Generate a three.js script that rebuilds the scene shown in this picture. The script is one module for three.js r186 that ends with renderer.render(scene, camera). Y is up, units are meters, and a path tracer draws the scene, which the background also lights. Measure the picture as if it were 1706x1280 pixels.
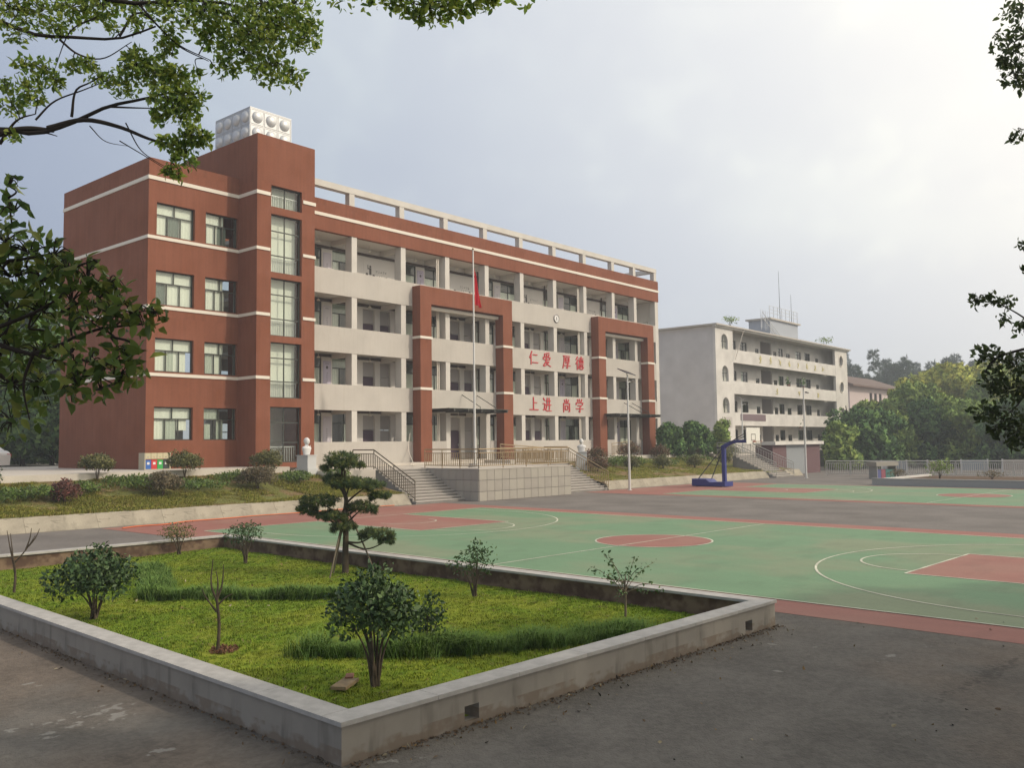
import * as THREE from 'three';
import { mergeGeometries } from 'three/addons/utils/BufferGeometryUtils.js';

// ------------------------------------------------------------------ camera, sky, sun, exposure
const scene = new THREE.Scene();
const W = 1024, H = 769, EYE = 3.076;
const camera = new THREE.PerspectiveCamera(46.574, W / H, 0.1, 2500);
{
  const r = new THREE.Vector3(0.64737814, -0.01252629, 0.76206603), u = new THREE.Vector3(-0.04306688, 0.99766622, 0.05298441), f = new THREE.Vector3(0.76095124, 0.06712076, -0.64532783);
  camera.matrixAutoUpdate = true;
  camera.position.set(0, EYE, 0);
  camera.quaternion.setFromRotationMatrix(new THREE.Matrix4().makeBasis(r, u, f.clone().negate()));
  camera.updateMatrixWorld();
}
const SUN_AZ = 157 * Math.PI / 180, SUN_EL = 35 * Math.PI / 180;      // measured from -z towards +x
const sunDir = new THREE.Vector3(Math.sin(SUN_AZ) * Math.cos(SUN_EL), Math.sin(SUN_EL), -Math.cos(SUN_AZ) * Math.cos(SUN_EL));
const sun = new THREE.DirectionalLight(new THREE.Color(1.0, 0.875, 0.71), 1.9);
sun.position.copy(sunDir).multiplyScalar(150).add(new THREE.Vector3(40, 0, -30));
sun.target.position.set(40, 0, -30); scene.add(sun.target);
sun.castShadow = true; sun.shadow.radius = 3.5; sun.shadow.mapSize.set(4096, 4096);
Object.assign(sun.shadow.camera, { left: -100, right: 100, top: 70, bottom: -70, near: 1, far: 400 });
sun.name = 'sun'; scene.add(sun);

// seeded random and smooth noise
function rng(seed) { let a = seed >>> 0; return () => { a = (a + 0x6D2B79F5) >>> 0; let t = Math.imul(a ^ (a >>> 15), 1 | a); t = (t + Math.imul(t ^ (t >>> 7), 61 | t)) ^ t; return ((t ^ (t >>> 14)) >>> 0) / 4294967296; }; }
const LAT = (() => { const r = rng(77), a = new Float32Array(65536); for (let i = 0; i < 65536; i++) a[i] = r(); return a; })();
function vnoise(x, y, px = 256, py = 256) {                            // periodic value noise
  const xi = Math.floor(x), yi = Math.floor(y), fx = x - xi, fy = y - yi, sx = fx * fx * (3 - 2 * fx), sy = fy * fy * (3 - 2 * fy);
  const m = (a, p) => ((a % p) + p) % p, x0 = m(xi, px), x1 = m(xi + 1, px), y0 = m(yi, py), y1 = m(yi + 1, py);
  const g = (i, j) => LAT[((j & 255) << 8) | (i & 255)];
  const a = g(x0, y0) + (g(x1, y0) - g(x0, y0)) * sx, b = g(x0, y1) + (g(x1, y1) - g(x0, y1)) * sx;
  return a + (b - a) * sy;
}
function fbm(x, y, oct = 4, p = 256) { let s = 0, a = .5, n = 0; for (let i = 0; i < oct; i++) { s += a * vnoise(x, y, p, p); n += a; a *= .5; x = x * 2 + 0; y = y * 2; p = Math.min(256, p * 2); } return s / n; }
const V = (x, y, z) => new THREE.Vector3(x, y, z);
const clamp = (v, a = 0, b = 1) => Math.max(a, Math.min(b, v)), lerp = (a, b, t) => a + (b - a) * t, smooth = (a, b, t) => { t = clamp((t - a) / (b - a)); return t * t * (3 - 2 * t); };

{ // hazy sky: pale blue away from the sun, a wide bright veil towards it, thin high cloud ripples
  const w = 1024, h = 512, d = new Float32Array(w * h * 4), v = new THREE.Vector3(), glow = V(Math.sin(2.46) * .83, .557, -Math.cos(2.46) * .83);
  for (let j = 0; j < h; j++) for (let i = 0; i < w; i++) {
    const el = ((j + .5) / h - .5) * Math.PI, az = ((i + .5) / w - .5) * 2 * Math.PI;
    v.set(Math.cos(el) * Math.cos(az), Math.sin(el), Math.cos(el) * Math.sin(az));
    const c = clamp(v.dot(glow), -1, 1), ang = Math.acos(c) * 180 / Math.PI, y = Math.max(0, v.y);
    const a = ang < 50 ? 25 + ang * .5 : ang < 118 ? ang : 118 + (ang - 118) * .3, k0 = lerp(1, .78, smooth(.5, .95, v.y));
    const core = Math.exp(-ang / 12);
    let r = .385 * Math.exp((104 - a) * .0212) * k0, g = .452 * Math.exp((104 - a) * .0174) * k0, b = .575 * Math.exp((104 - a) * .0112) * k0;
    const hz = Math.exp(-y * 7);                                        // haze low in the sky
    r = lerp(r, r * .90 + .02, hz); g = lerp(g, g * .90 + .015, hz); b = lerp(b, b * .90 + .01, hz);
    r += core * 1.9; g += core * 1.7; b += core * 1.4;
    const q = 1 / (v.y * .8 + .28), cx = v.x * q, cz = v.z * q;
    const big = fbm(cx * 1.6 + 40, cz * 1.6 + 40, 5), rip = fbm(cx * 14 + cz * 6 + 90, cz * 15 + 90, 3);
    const cl = smooth(.42, .75, big) * .7 + smooth(.5, .8, rip) * smooth(.35, .6, big) * .35;
    const k = 1 + (cl - .22) * .13 * smooth(0, .12, v.y);
    r *= k; g *= k; b *= lerp(1, k, .55);
    if (v.y < -.02) { r *= .45; g *= .45; b *= .42; }
    const o = (j * w + i) * 4; d[o] = r; d[o + 1] = g; d[o + 2] = b; d[o + 3] = 1;
  }
  const t = new THREE.DataTexture(d, w, h, THREE.RGBAFormat, THREE.FloatType);
  t.mapping = THREE.EquirectangularReflectionMapping; t.magFilter = t.minFilter = THREE.LinearFilter; t.needsUpdate = true;
  scene.background = t; scene.environment = t;
}
scene.fog = new THREE.FogExp2(new THREE.Color(.66, .70, .76), 0.0013);
const renderer = new THREE.WebGLRenderer();
renderer.setSize(W, H);
renderer.toneMapping = THREE.LinearToneMapping;
renderer.toneMappingExposure = 1.05;
renderer.shadowMap.enabled = true;

// ------------------------------------------------------------------ frames: the school stands on x/z; playground things are turned by a few degrees
const TURN = -0.05832986, TC = Math.cos(TURN), TS = Math.sin(TURN);
const K = (x, z, y = 0) => new THREE.Vector3(TC * x + TS * z, y, -TS * x + TC * z);     // playground axes -> world
const toK = (X, Z) => [TC * X - TS * Z, TS * X + TC * Z];
function at(px, py, depth) {                                            // a photograph pixel and a depth in metres -> a point
  const f = 1487, e = camera.matrixWorld.elements;
  const a = (px - 853) / f * depth, b = -(py - 640) / f * depth;
  return V(e[0] * a + e[4] * b - e[8] * depth, EYE + e[1] * a + e[5] * b - e[9] * depth, e[2] * a + e[6] * b - e[10] * depth);
}
// height of the land: playground 0, concrete toe, planted slope, pavement in front of the school
const PAVE_Z = -40.6;
function land(X, Z) {
  const [xk, zk] = toK(X, Z);
  if (zk > -36) return 0;
  if (zk > -36.35) return .55 * (-36 - zk) / .35;
  const za = K(xk, -36.35).z, t = (za - Z) / (za - PAVE_Z);
  return t < 1 ? .55 + 1.15 * t - .12 * Math.sin(Math.PI * t) : 2.0;
}

// ------------------------------------------------------------------ building blocks
const used = new Map();
function numbered(n) { const k = used.get(n) || 0; used.set(n, k + 1); return k ? n + '_' + String(k).padStart(3, '0') : n; }
function tag(o, label, category, group, kind) { if (label) o.userData.label = label; if (category) o.userData.category = category; if (group) o.userData.group = group; if (kind) o.userData.kind = kind; return o; }
function thing(name, label, category, pos, turn = 0, group) { const o = new THREE.Group(); o.name = numbered(name); o.position.copy(pos); o.rotation.y = turn; scene.add(o); return tag(o, label, category, group); }
function struct(name, mesh) { mesh.name = numbered(name); mesh.userData.kind = 'structure'; scene.add(mesh); return mesh; }
function mesh(name, geo, m, parent, label) { const o = new THREE.Mesh(geo, m); o.name = name; o.castShadow = o.receiveShadow = true; if (parent) parent.add(o); if (label) o.userData.label = label; return o; }
function uvm(g) {                                                       // uv in metres from the dominant direction of each face
  const p = g.attributes.position, n = g.attributes.normal, uv = new Float32Array(p.count * 2);
  for (let i = 0; i < p.count; i++) {
    const ax = Math.abs(n.getX(i)), ay = Math.abs(n.getY(i)), az = Math.abs(n.getZ(i));
    if (ay >= ax && ay >= az) { uv[2 * i] = p.getX(i); uv[2 * i + 1] = p.getZ(i); }
    else if (ax > az) { uv[2 * i] = p.getZ(i); uv[2 * i + 1] = p.getY(i); }
    else { uv[2 * i] = p.getX(i); uv[2 * i + 1] = p.getY(i); }
  }
  g.setAttribute('uv', new THREE.BufferAttribute(uv, 2)); return g;
}
class MB {
  constructor(o = null) { this.g = []; this.o = o; }
  add(g) { if (g.index) g = g.toNonIndexed(); for (const k of Object.keys(g.attributes)) if (!['position', 'normal', 'uv'].includes(k)) g.deleteAttribute(k); if (!g.attributes.normal) g.computeVertexNormals(); if (!g.attributes.uv) g.setAttribute('uv', new THREE.BufferAttribute(new Float32Array(g.attributes.position.count * 2), 2)); g.morphAttributes = {}; g.clearGroups(); this.g.push(g); return this; }
  span(x0, x1, y0, y1, z0, z1) { return this.add(new THREE.BoxGeometry(Math.abs(x1 - x0), Math.abs(y1 - y0), Math.abs(z1 - z0)).translate((x0 + x1) / 2, (y0 + y1) / 2, (z0 + z1) / 2)); }
  bar(a, b, r, r2 = r, seg = 8) { const d = b.clone().sub(a), L = d.length(); const g = new THREE.CylinderGeometry(r2, r, L, seg, 1); g.applyQuaternion(new THREE.Quaternion().setFromUnitVectors(V(0, 1, 0), d.normalize())); const m = a.clone().add(b).multiplyScalar(.5); return this.add(g.translate(m.x, m.y, m.z)); }
  panel(x0, x1, y0, y1, zf, th, holes = []) {                           // an upright wall in x/y with openings, its front at zf
    const s = new THREE.Shape([[x0, y0], [x1, y0], [x1, y1], [x0, y1]].map(p => new THREE.Vector2(...p)));
    for (const [a, b, c, d] of holes) s.holes.push(new THREE.Path([[a, c], [a, d], [b, d], [b, c]].map(p => new THREE.Vector2(...p))));
    return this.add(new THREE.ExtrudeGeometry(s, { depth: th, bevelEnabled: false }).translate(0, 0, zf - th));
  }
  tube(pts, r0, r1, seg = 6) {                                          // tapered limb through points
    const c = new THREE.CatmullRomCurve3(pts), n = Math.max(3, pts.length * 4), g = new THREE.TubeGeometry(c, n, 1, seg, false), p = g.attributes.position;
    for (let i = 0; i <= n; i++) { const q = c.getPointAt(i / n), r = lerp(r0, r1, i / n); for (let j = 0; j <= seg; j++) { const k = i * (seg + 1) + j; p.setXYZ(k, q.x + (p.getX(k) - q.x) * r, q.y + (p.getY(k) - q.y) * r, q.z + (p.getZ(k) - q.z) * r); } }
    return this.add(g);
  }
  geo() { const g = this.g.length > 1 ? mergeGeometries(this.g) : this.g[0]; if (this.o) g.translate(-this.o.x, -this.o.y, -this.o.z); return g; }
  build(name, m, parent, label) { const g = this.geo(); if ((m.map || m.bumpMap) && !m.userData.whole) uvm(g); return mesh(name, g, m, parent, label); }
}

// ------------------------------------------------------------------ procedural materials
const s8 = v => { v = clamp(v); return Math.round(255 * (v <= .0031308 ? v * 12.92 : 1.055 * Math.pow(v, 1 / 2.4) - .055)); };
function texture(w, h, metres, f, wrap = true) {                        // f(u,v) -> linear r,g,b
  const d = new Uint8Array(w * h * 4);
  for (let j = 0; j < h; j++) for (let i = 0; i < w; i++) { const c = f(i / w, j / h), o = (j * w + i) * 4; d[o] = s8(c[0]); d[o + 1] = s8(c[1]); d[o + 2] = s8(c[2]); d[o + 3] = 255; }
  const t = new THREE.DataTexture(d, w, h); t.colorSpace = THREE.SRGBColorSpace; t.magFilter = THREE.LinearFilter; t.minFilter = THREE.LinearMipmapLinearFilter; t.generateMipmaps = true;
  if (wrap) { t.wrapS = t.wrapT = THREE.RepeatWrapping; t.repeat.set(1 / metres, 1 / metres); }
  t.needsUpdate = true; return t;
}
const mixc = (a, b, t) => [lerp(a[0], b[0], t), lerp(a[1], b[1], t), lerp(a[2], b[2], t)], mul = (a, k) => [a[0] * k, a[1] * k, a[2] * k];
const std = (c, rough = .85, o = {}) => new THREE.MeshStandardMaterial({ color: new THREE.Color().setRGB(...c), roughness: rough, ...o });
function mottled(c, metres, amp, seed, o = {}, size = 512) {            // surface with layered grain and patches
  const t = texture(size, size, metres, (u, v) => { const a = fbm(u * 6 + seed, v * 6 + seed, 5, 6) - .5, b = vnoise(u * 128 + seed, v * 128, 128, 128) - .5; return mul(c, 1 + amp * (a * 1.7 + b * .5)); });
  return new THREE.MeshPhysicalMaterial({ map: t, roughness: .92, specularIntensity: .5, ...o });
}
const M = {};
M.brick = (() => { // painted brick-red facing with fine horizontal courses and faint run marks
  const c = [.222, .080, .044];
  const t = texture(1024, 1024, 8, (u, v) => { const a = fbm(u * 8, v * 8, 5, 8) - .5, st = fbm(u * 60, v * 3, 3, 60) - .5, row = (v * 128) % 1 < .16 ? -.07 : 0, g = vnoise(u * 256, v * 128, 256, 128) - .5; return mul(mixc(c, [.215, .085, .054], clamp(.5 + a)), 1 + a * .26 + st * .24 + row + g * .1); });
  return new THREE.MeshPhysicalMaterial({ map: t, roughness: .9, specularIntensity: .3 });
})();
M.cream = (() => { const c = [.475, .447, .41], t = texture(1024, 512, 8, (u, v) => { const a = fbm(u * 8, v * 8, 5, 8) - .5, st = smooth(.5, .85, fbm(u * 90, v * 3 + 9, 3, 90)), g = vnoise(u * 256, v * 256, 256, 256) - .5; return mul(mixc(c, [.38, .35, .30], st * .22), 1 + a * .16 + g * .06); }); return new THREE.MeshPhysicalMaterial({ map: t, roughness: .92, specularIntensity: .4 }); })();
M.white = std([.70, .65, .57], .75);
M.column = mottled([.57, .545, .505], 4, .10, 9);
M.corridor = mottled([.74, .71, .67], 4, .08, 15);
M.corridorLow = std([.50, .47, .46], .8);
M.ceiling = std([.66, .62, .57], .9);
M.slab = std([.45, .42, .38], .9);
M.frame = std([.045, .05, .042], .45);
M.darkStrip = std([.075, .05, .042], .7);
M.glass = new THREE.MeshPhysicalMaterial({ color: new THREE.Color().setRGB(.93, .97, .93), roughness: .04, transmission: 1, thickness: 0, ior: 1.55, side: THREE.DoubleSide });
M.curtain = std([.70, .72, .655], .95);
M.curtainGrey = std([.16, .19, .17], .95);
M.curtainMid = std([.42, .46, .40], .95);
M.door = std([.085, .055, .085], .6);
M.niche = std([.42, .395, .385], .9);
M.steelDark = std([.06, .06, .055], .5, { metalness: .4 });
M.rail = std([.36, .27, .16], .42, { metalness: .6 });
M.railSteel = std([.46, .45, .43], .38, { metalness: .8 });
M.galv = std([.58, .59, .60], .42, { metalness: .35 });
M.lampPole = std([.62, .62, .60], .45, { metalness: .3 });
M.solar = std([.03, .035, .06], .2, { metalness: .3 });
M.red = std([.46, .012, .022], .55);
M.asphaltFar = mottled([.165, .15, .14], 9, .34, 21, { roughness: .92 }, 1024);
M.concrete = (() => { const t = texture(1024, 512, 8, (u, v) => { const a = fbm(u * 10, v * 5, 5, 10) - .5, st = smooth(.5, .8, fbm(u * 7, v * 4 + 3, 4, 7)) * .7 + smooth(.66, .85, fbm(u * 33, v * 9 + 3, 4, 33)) * .5, cr = smooth(.05, .0, Math.abs(fbm(u * 9 + v * 7, v * 9, 4, 9) - .5)) * smooth(.5, .6, fbm(u * 4 + 7, v * 2, 2, 4)), g = vnoise(u * 256, v * 128, 256, 128) - .5; return mul([.36, .325, .26], (1 + a * .4 + g * .12) * (1 - st * .42) * (1 - cr * .7)); }); t.repeat.set(1 / 8, 1 / 4); return new THREE.MeshPhysicalMaterial({ map: t, roughness: .92, specularIntensity: .5 }); })();
M.pave = mottled([.52, .48, .43], 6, .16, 37);
M.tile = [mottled([.35, .325, .285], 3, .10, 41, {}, 256), mottled([.37, .345, .30], 3, .10, 43, {}, 256), mottled([.33, .305, .27], 3, .10, 45, {}, 256)];
M.grout = std([.10, .10, .11], .9);
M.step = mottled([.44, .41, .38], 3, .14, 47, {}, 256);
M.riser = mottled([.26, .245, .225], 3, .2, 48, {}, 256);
M.soil = mottled([.10, .062, .036], 2, .5, 51, {}, 256);
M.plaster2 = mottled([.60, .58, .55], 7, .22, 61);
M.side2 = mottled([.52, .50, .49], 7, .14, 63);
M.granite = mottled([.42, .405, .385], .7, .22, 71, { roughness: .7 });
M.planter = (() => { // grey cement render with run marks from the cap, rust-brown dirt along the foot
  const t = texture(1024, 256, 4, (u, v) => { const a = fbm(u * 12, v * 4, 5, 12) - .5, st = smooth(.54, .85, fbm(u * 28, v * 1.1 + 7, 4, 28)), d = smooth(.42, .7, fbm(u * 22 + 3, v * 6, 4, 22) + (v < .1 ? (.1 - v) * 4.2 : 0)); let c = mul([.30, .275, .24], 1 + a * .34 - st * .34); return mixc(c, [.19, .14, .10], v < .16 ? d * .7 : 0); });
  t.repeat.set(1 / 4, 1); return new THREE.MeshStandardMaterial({ map: t, roughness: .9 });
})();
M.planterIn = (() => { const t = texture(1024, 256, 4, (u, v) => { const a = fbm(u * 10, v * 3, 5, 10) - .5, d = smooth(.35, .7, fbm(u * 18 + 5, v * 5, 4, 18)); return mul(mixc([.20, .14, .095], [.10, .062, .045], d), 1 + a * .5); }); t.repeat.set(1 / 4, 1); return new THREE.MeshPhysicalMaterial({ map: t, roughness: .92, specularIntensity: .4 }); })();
M.bark = mottled([.075, .058, .042], .8, .6, 81, {}, 256);
M.barkDark = std([.028, .022, .018], .95);
M.barkPale = std([.16, .13, .09], .95);
const leafMat = (tr = .3, o = {}) => new THREE.MeshPhysicalMaterial({ color: 0xffffff, roughness: .62, specularIntensity: .4, transmission: tr, thickness: 0, side: THREE.DoubleSide, vertexColors: true, ...o });
M.leaf = leafMat(.5); M.leafGloss = leafMat(.25, { roughness: .45 }); M.leafFar = leafMat(.12, { roughness: .9, specularIntensity: .2 }); M.grass = leafMat(.08, { roughness: .9, specularIntensity: .1, vertexColors: false });

// ------------------------------------------------------------------ leaves
function leafGeo(l, w, bend = .15, cup = .2) {                          // a pointed leaf of six faces along +y
  const P = [[0, 0, 0], [-w * .42, l * .3, cup * w], [w * .42, l * .3, cup * w], [0, l * .34, 0], [-w * .36, l * .66, cup * w - bend * l * .5], [w * .36, l * .66, cup * w - bend * l * .5], [0, l * .68, -bend * l * .45], [0, l, -bend * l]];
  const F = [0, 3, 1, 0, 2, 3, 1, 3, 4, 3, 6, 4, 3, 2, 5, 3, 5, 6, 4, 6, 7, 6, 5, 7];
  const g = new THREE.BufferGeometry(); g.setAttribute('position', new THREE.Float32BufferAttribute(P.flat(), 3)); g.setIndex(F); g.computeVertexNormals(); return g;
}
function sprigGeo(l, w, n, seed) {                                      // several leaves that grow from one twig end
  const r = rng(seed), b = new MB();
  for (let i = 0; i < n; i++) { const g = leafGeo(l * (.75 + r() * .5), w * (.75 + r() * .5), .25 * r()); g.rotateX(.35 + r() * 1.1); g.rotateY(i / n * 6.28 + r()); g.translate(0, (r() - .5) * l * .9, 0); b.add(g); }
  return b.geo();
}
function leaf2Geo(l, w, bend) { const g = new THREE.BufferGeometry(); g.setAttribute('position', new THREE.Float32BufferAttribute([0, 0, 0, w / 2, l * .45, .12 * w, 0, l, -bend, 0, 0, 0, 0, l, -bend, -w / 2, l * .45, .12 * w], 3)); g.computeVertexNormals(); return g; }
function clumpGeo(l, w, n, seed, spread = .9) { const r = rng(seed), b = new MB(); for (let i = 0; i < n; i++) { const g = leaf2Geo(l * (.7 + r() * .6), w * (.75 + r() * .5), .2 * l * r()); g.rotateX(.3 + r() * 1.3); g.rotateY(i / n * 6.28 + r()); g.translate((r() - .5) * l * spread, (r() - .5) * l * spread, (r() - .5) * l * spread); b.add(g); } return b.geo(); }
const LG = { leaf: leafGeo(1, .58), narrow: leafGeo(1, .16, .05), sprig: sprigGeo(1, .5, 5, 4), sprigN: clumpGeo(1, .17, 9, 5, .5), clump: clumpGeo(1, .6, 6, 6) };
function scatter(name, geo, mat, parent, list, seed, pal, out) {
  if (parent) return scatterMerged(name, geo, mat, parent, list, seed, pal, out);
  mat = plainLeaf(mat);             // list: [pos, size, outward]
  const r = rng(seed), m = new THREE.InstancedMesh(geo, mat, list.length), q = new THREE.Quaternion(), q2 = new THREE.Quaternion(), c = new THREE.Color(), mt = new THREE.Matrix4();
  list.forEach(([p, s, o], i) => {
    const d = (o || V(0, 1, 0)).clone().add(V((r() - .5) * 1.3, (r() - .5) * 1.3, (r() - .5) * 1.3)).normalize();
    q.setFromUnitVectors(V(0, 1, 0), d); q2.setFromAxisAngle(V(0, 1, 0), r() * 6.283); q.multiply(q2);
    const k = s * (.7 + r() * .6); m.setMatrixAt(i, mt.compose(p, q, V(k, k, k)));
    const a = pal[Math.floor(r() * pal.length)], j = .75 + r() * .5; m.setColorAt(i, c.setRGB(a[0] * j, a[1] * j, a[2] * j));
  });
  m.name = name; m.castShadow = m.receiveShadow = true; if (parent) parent.add(m); return m;
}
const plainCache = new Map();
function plainLeaf(m) { if (!m.vertexColors) return m; if (!plainCache.has(m)) { const c = m.clone(); c.vertexColors = false; plainCache.set(m, c); } return plainCache.get(m); }
function scatterMerged(name, geo, mat, parent, list, seed, pal, out) {       // one mesh of all the leaves of a crown
  const r = rng(seed), g0 = geo.index ? geo.toNonIndexed() : geo, sp = g0.attributes.position.array, sn = g0.attributes.normal.array, nv = sp.length / 3, N = list.length;
  const P = new Float32Array(N * nv * 3), Nn = new Float32Array(N * nv * 3), Cc = new Float32Array(N * nv * 3), q = new THREE.Quaternion(), q2 = new THREE.Quaternion(), v = new THREE.Vector3();
  list.forEach(([p, s, o], i) => {
    const d = (o || V(0, 1, 0)).clone().multiplyScalar(.6).add(V((r() - .5) * 1.7, (r() - .5) * 1.7, (r() - .5) * 1.7)).normalize();
    q.setFromUnitVectors(V(0, 1, 0), d); q2.setFromAxisAngle(V(0, 1, 0), r() * 6.283); q.multiply(q2);
    const k = s * (.55 + r() * .85), a = pal[Math.floor(r() * pal.length)], j = .7 + r() * .6, od = out ? (o || V(0, 1, 0)).clone().normalize() : null;
    for (let t = 0; t < nv; t++) {
      const b = (i * nv + t) * 3; v.set(sp[3 * t] * k, sp[3 * t + 1] * k, sp[3 * t + 2] * k).applyQuaternion(q); P[b] = v.x + p.x; P[b + 1] = v.y + p.y; P[b + 2] = v.z + p.z;
      v.set(sn[3 * t], sn[3 * t + 1], sn[3 * t + 2]).applyQuaternion(q); if (out) { if (v.dot(od) < 0) v.negate(); v.multiplyScalar(.6).addScaledVector(od, .8).normalize(); } Nn[b] = v.x; Nn[b + 1] = v.y; Nn[b + 2] = v.z; Cc[b] = a[0] * j; Cc[b + 1] = a[1] * j; Cc[b + 2] = a[2] * j;
    }
  });
  if (out) for (let b = 0; b < P.length; b += 9) {                     // turn every face so that its front looks outward
    const ax = P[b + 3] - P[b], ay = P[b + 4] - P[b + 1], az = P[b + 5] - P[b + 2], bx = P[b + 6] - P[b], by = P[b + 7] - P[b + 1], bz = P[b + 8] - P[b + 2];
    if ((ay * bz - az * by) * Nn[b] + (az * bx - ax * bz) * Nn[b + 1] + (ax * by - ay * bx) * Nn[b + 2] < 0) for (const A of [P, Nn, Cc]) for (let k = 0; k < 3; k++) { const t = A[b + 3 + k]; A[b + 3 + k] = A[b + 6 + k]; A[b + 6 + k] = t; }
  }
  const g = new THREE.BufferGeometry(); g.setAttribute('position', new THREE.BufferAttribute(P, 3)); g.setAttribute('normal', new THREE.BufferAttribute(Nn, 3)); g.setAttribute('color', new THREE.BufferAttribute(Cc, 3));
  return mesh(name, g, mat, parent);
}
function blobLeaves(blobs, n, r, shell = .55) {                         // points in the outer shells of ellipsoids [x,y,z,rx,ry,rz]
  const out = [], wts = blobs.map(b => Math.pow(b[3] * b[4] * (b[5] || b[3]), .67)), tot = wts.reduce((a, b) => a + b, 0);
  blobs.forEach((b, k) => {
    const m = Math.round(n * wts[k] / tot);
    for (let i = 0; i < m; i++) {
      let d = V(r() * 2 - 1, r() * 2 - 1, r() * 2 - 1); if (d.lengthSq() > 1 || d.lengthSq() < .01) { i--; continue; } d.normalize();
      const rr = shell + (1 - shell) * Math.sqrt(r()) + (r() < .1 ? r() * .22 : 0);
      out.push([V(b[0] + d.x * b[3] * rr, b[1] + d.y * b[4] * rr, b[2] + d.z * (b[5] || b[3]) * rr), d]);
    }
  });
  return out;
}
const PAL = {
  camphor: [[0.265, 0.371, 0.061], [0.187, 0.288, 0.051], [0.341, 0.423, 0.071], [0.116, 0.194, 0.044], [0.295, 0.346, 0.061]],
  dark: [[0.117, 0.21, 0.072], [0.088, 0.163, 0.063], [0.161, 0.258, 0.079], [0.068, 0.126, 0.051]],
  camellia: [[0.072, 0.132, 0.05], [0.096, 0.162, 0.06], [0.126, 0.198, 0.07], [0.05, 0.096, 0.038]],
  photinia: [[0.23, 0.144, 0.086], [0.173, 0.144, 0.067], [0.307, 0.134, 0.096], [0.134, 0.134, 0.058]],
  olive: [[0.234, 0.234, 0.082], [0.176, 0.199, 0.07], [0.281, 0.257, 0.094], [0.14, 0.152, 0.058]],
  brown: [[0.254, 0.196, 0.117], [0.196, 0.167, 0.098], [0.167, 0.147, 0.078]],
  redleaf: [[0.272, 0.088, 0.072], [0.208, 0.096, 0.072], [0.16, 0.08, 0.056]],
  far: [[0.243, 0.341, 0.094], [0.2, 0.289, 0.083], [0.3, 0.38, 0.102]],
  yellow: [[0.431, 0.447, 0.094], [0.353, 0.39, 0.086], [0.491, 0.476, 0.102], [0.274, 0.324, 0.075]],
  needle: [[0.078, 0.132, 0.042], [0.115, 0.167, 0.049], [0.193, 0.22, 0.057], [0.053, 0.097, 0.035]],
  grass: [[0.193, 0.27, 0.029], [0.155, 0.245, 0.026], [0.227, 0.294, 0.033], [0.126, 0.211, 0.024]],
  slope: [[0.311, 0.31, 0.057], [0.255, 0.271, 0.051], [0.368, 0.304, 0.089], [0.212, 0.246, 0.043]],
  lily: [[0.144, 0.24, 0.054], [0.108, 0.198, 0.048], [0.18, 0.27, 0.066]],
};
function shrub(name, label, group, pos, w, h, o) {                     // stems and a leafy head, base on the ground
  const t = thing(name, label, 'shrub', pos, 0, group), r = rng(o.seed), stems = new MB(), hr = w / 2, y0 = h * (o.clear ?? .25);
  const blobs = [], nb = o.blobs || 9;
  for (let i = 0; i < nb; i++) { const a = i * 2.4 + r(), k = Math.sqrt((i + .3) / nb); const x = Math.cos(a) * hr * .62 * k, z = Math.sin(a) * hr * .62 * k, y = y0 + (h - y0) * (.28 + .5 * (1 - k * k * .7) * (.6 + .4 * r())); blobs.push([x, y, z, hr * (.36 + .16 * r()), (h - y0) * (.24 + .12 * r()), hr * (.36 + .16 * r())]); }
  for (let i = 0; i < nb * 1.4; i++) { const b = blobs[Math.floor(r() * nb)], a = r() * 6.28, e = r() * 1.5 - .35, k = .75 + r() * .4; blobs.push([b[0] + Math.cos(a) * Math.cos(e) * b[3] * k, b[1] + Math.sin(e) * b[4] * k * 1.1, b[2] + Math.sin(a) * Math.cos(e) * b[5] * k, hr * (.10 + .10 * r()), (h - y0) * (.10 + .08 * r()), hr * (.10 + .10 * r())]); }
  for (let i = 0; i < (o.stems || 7); i++) { const b = blobs[i % nb]; stems.tube([V((r() - .5) * w * .07, -.05, (r() - .5) * w * .07), V(b[0] * .35 + (r() - .5) * .05, b[1] * .5, b[2] * .35), V(b[0], b[1], b[2])], .012 + h * .008, .004, 5); }
  stems.build('stem', o.bark || M.bark, t);
  const list = blobLeaves(blobs, Math.round(o.n * (o.more || 1)), r, o.shell ?? .5).map(([p, d]) => [p, o.leaf, d.clone().multiplyScalar(.6).add(V(0, .1, 0))]);
  scatter('foliage', o.geo || LG.leaf, o.mat || M.leaf, t, list, o.seed + 1, o.pal, true);
  return t;
}
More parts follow.
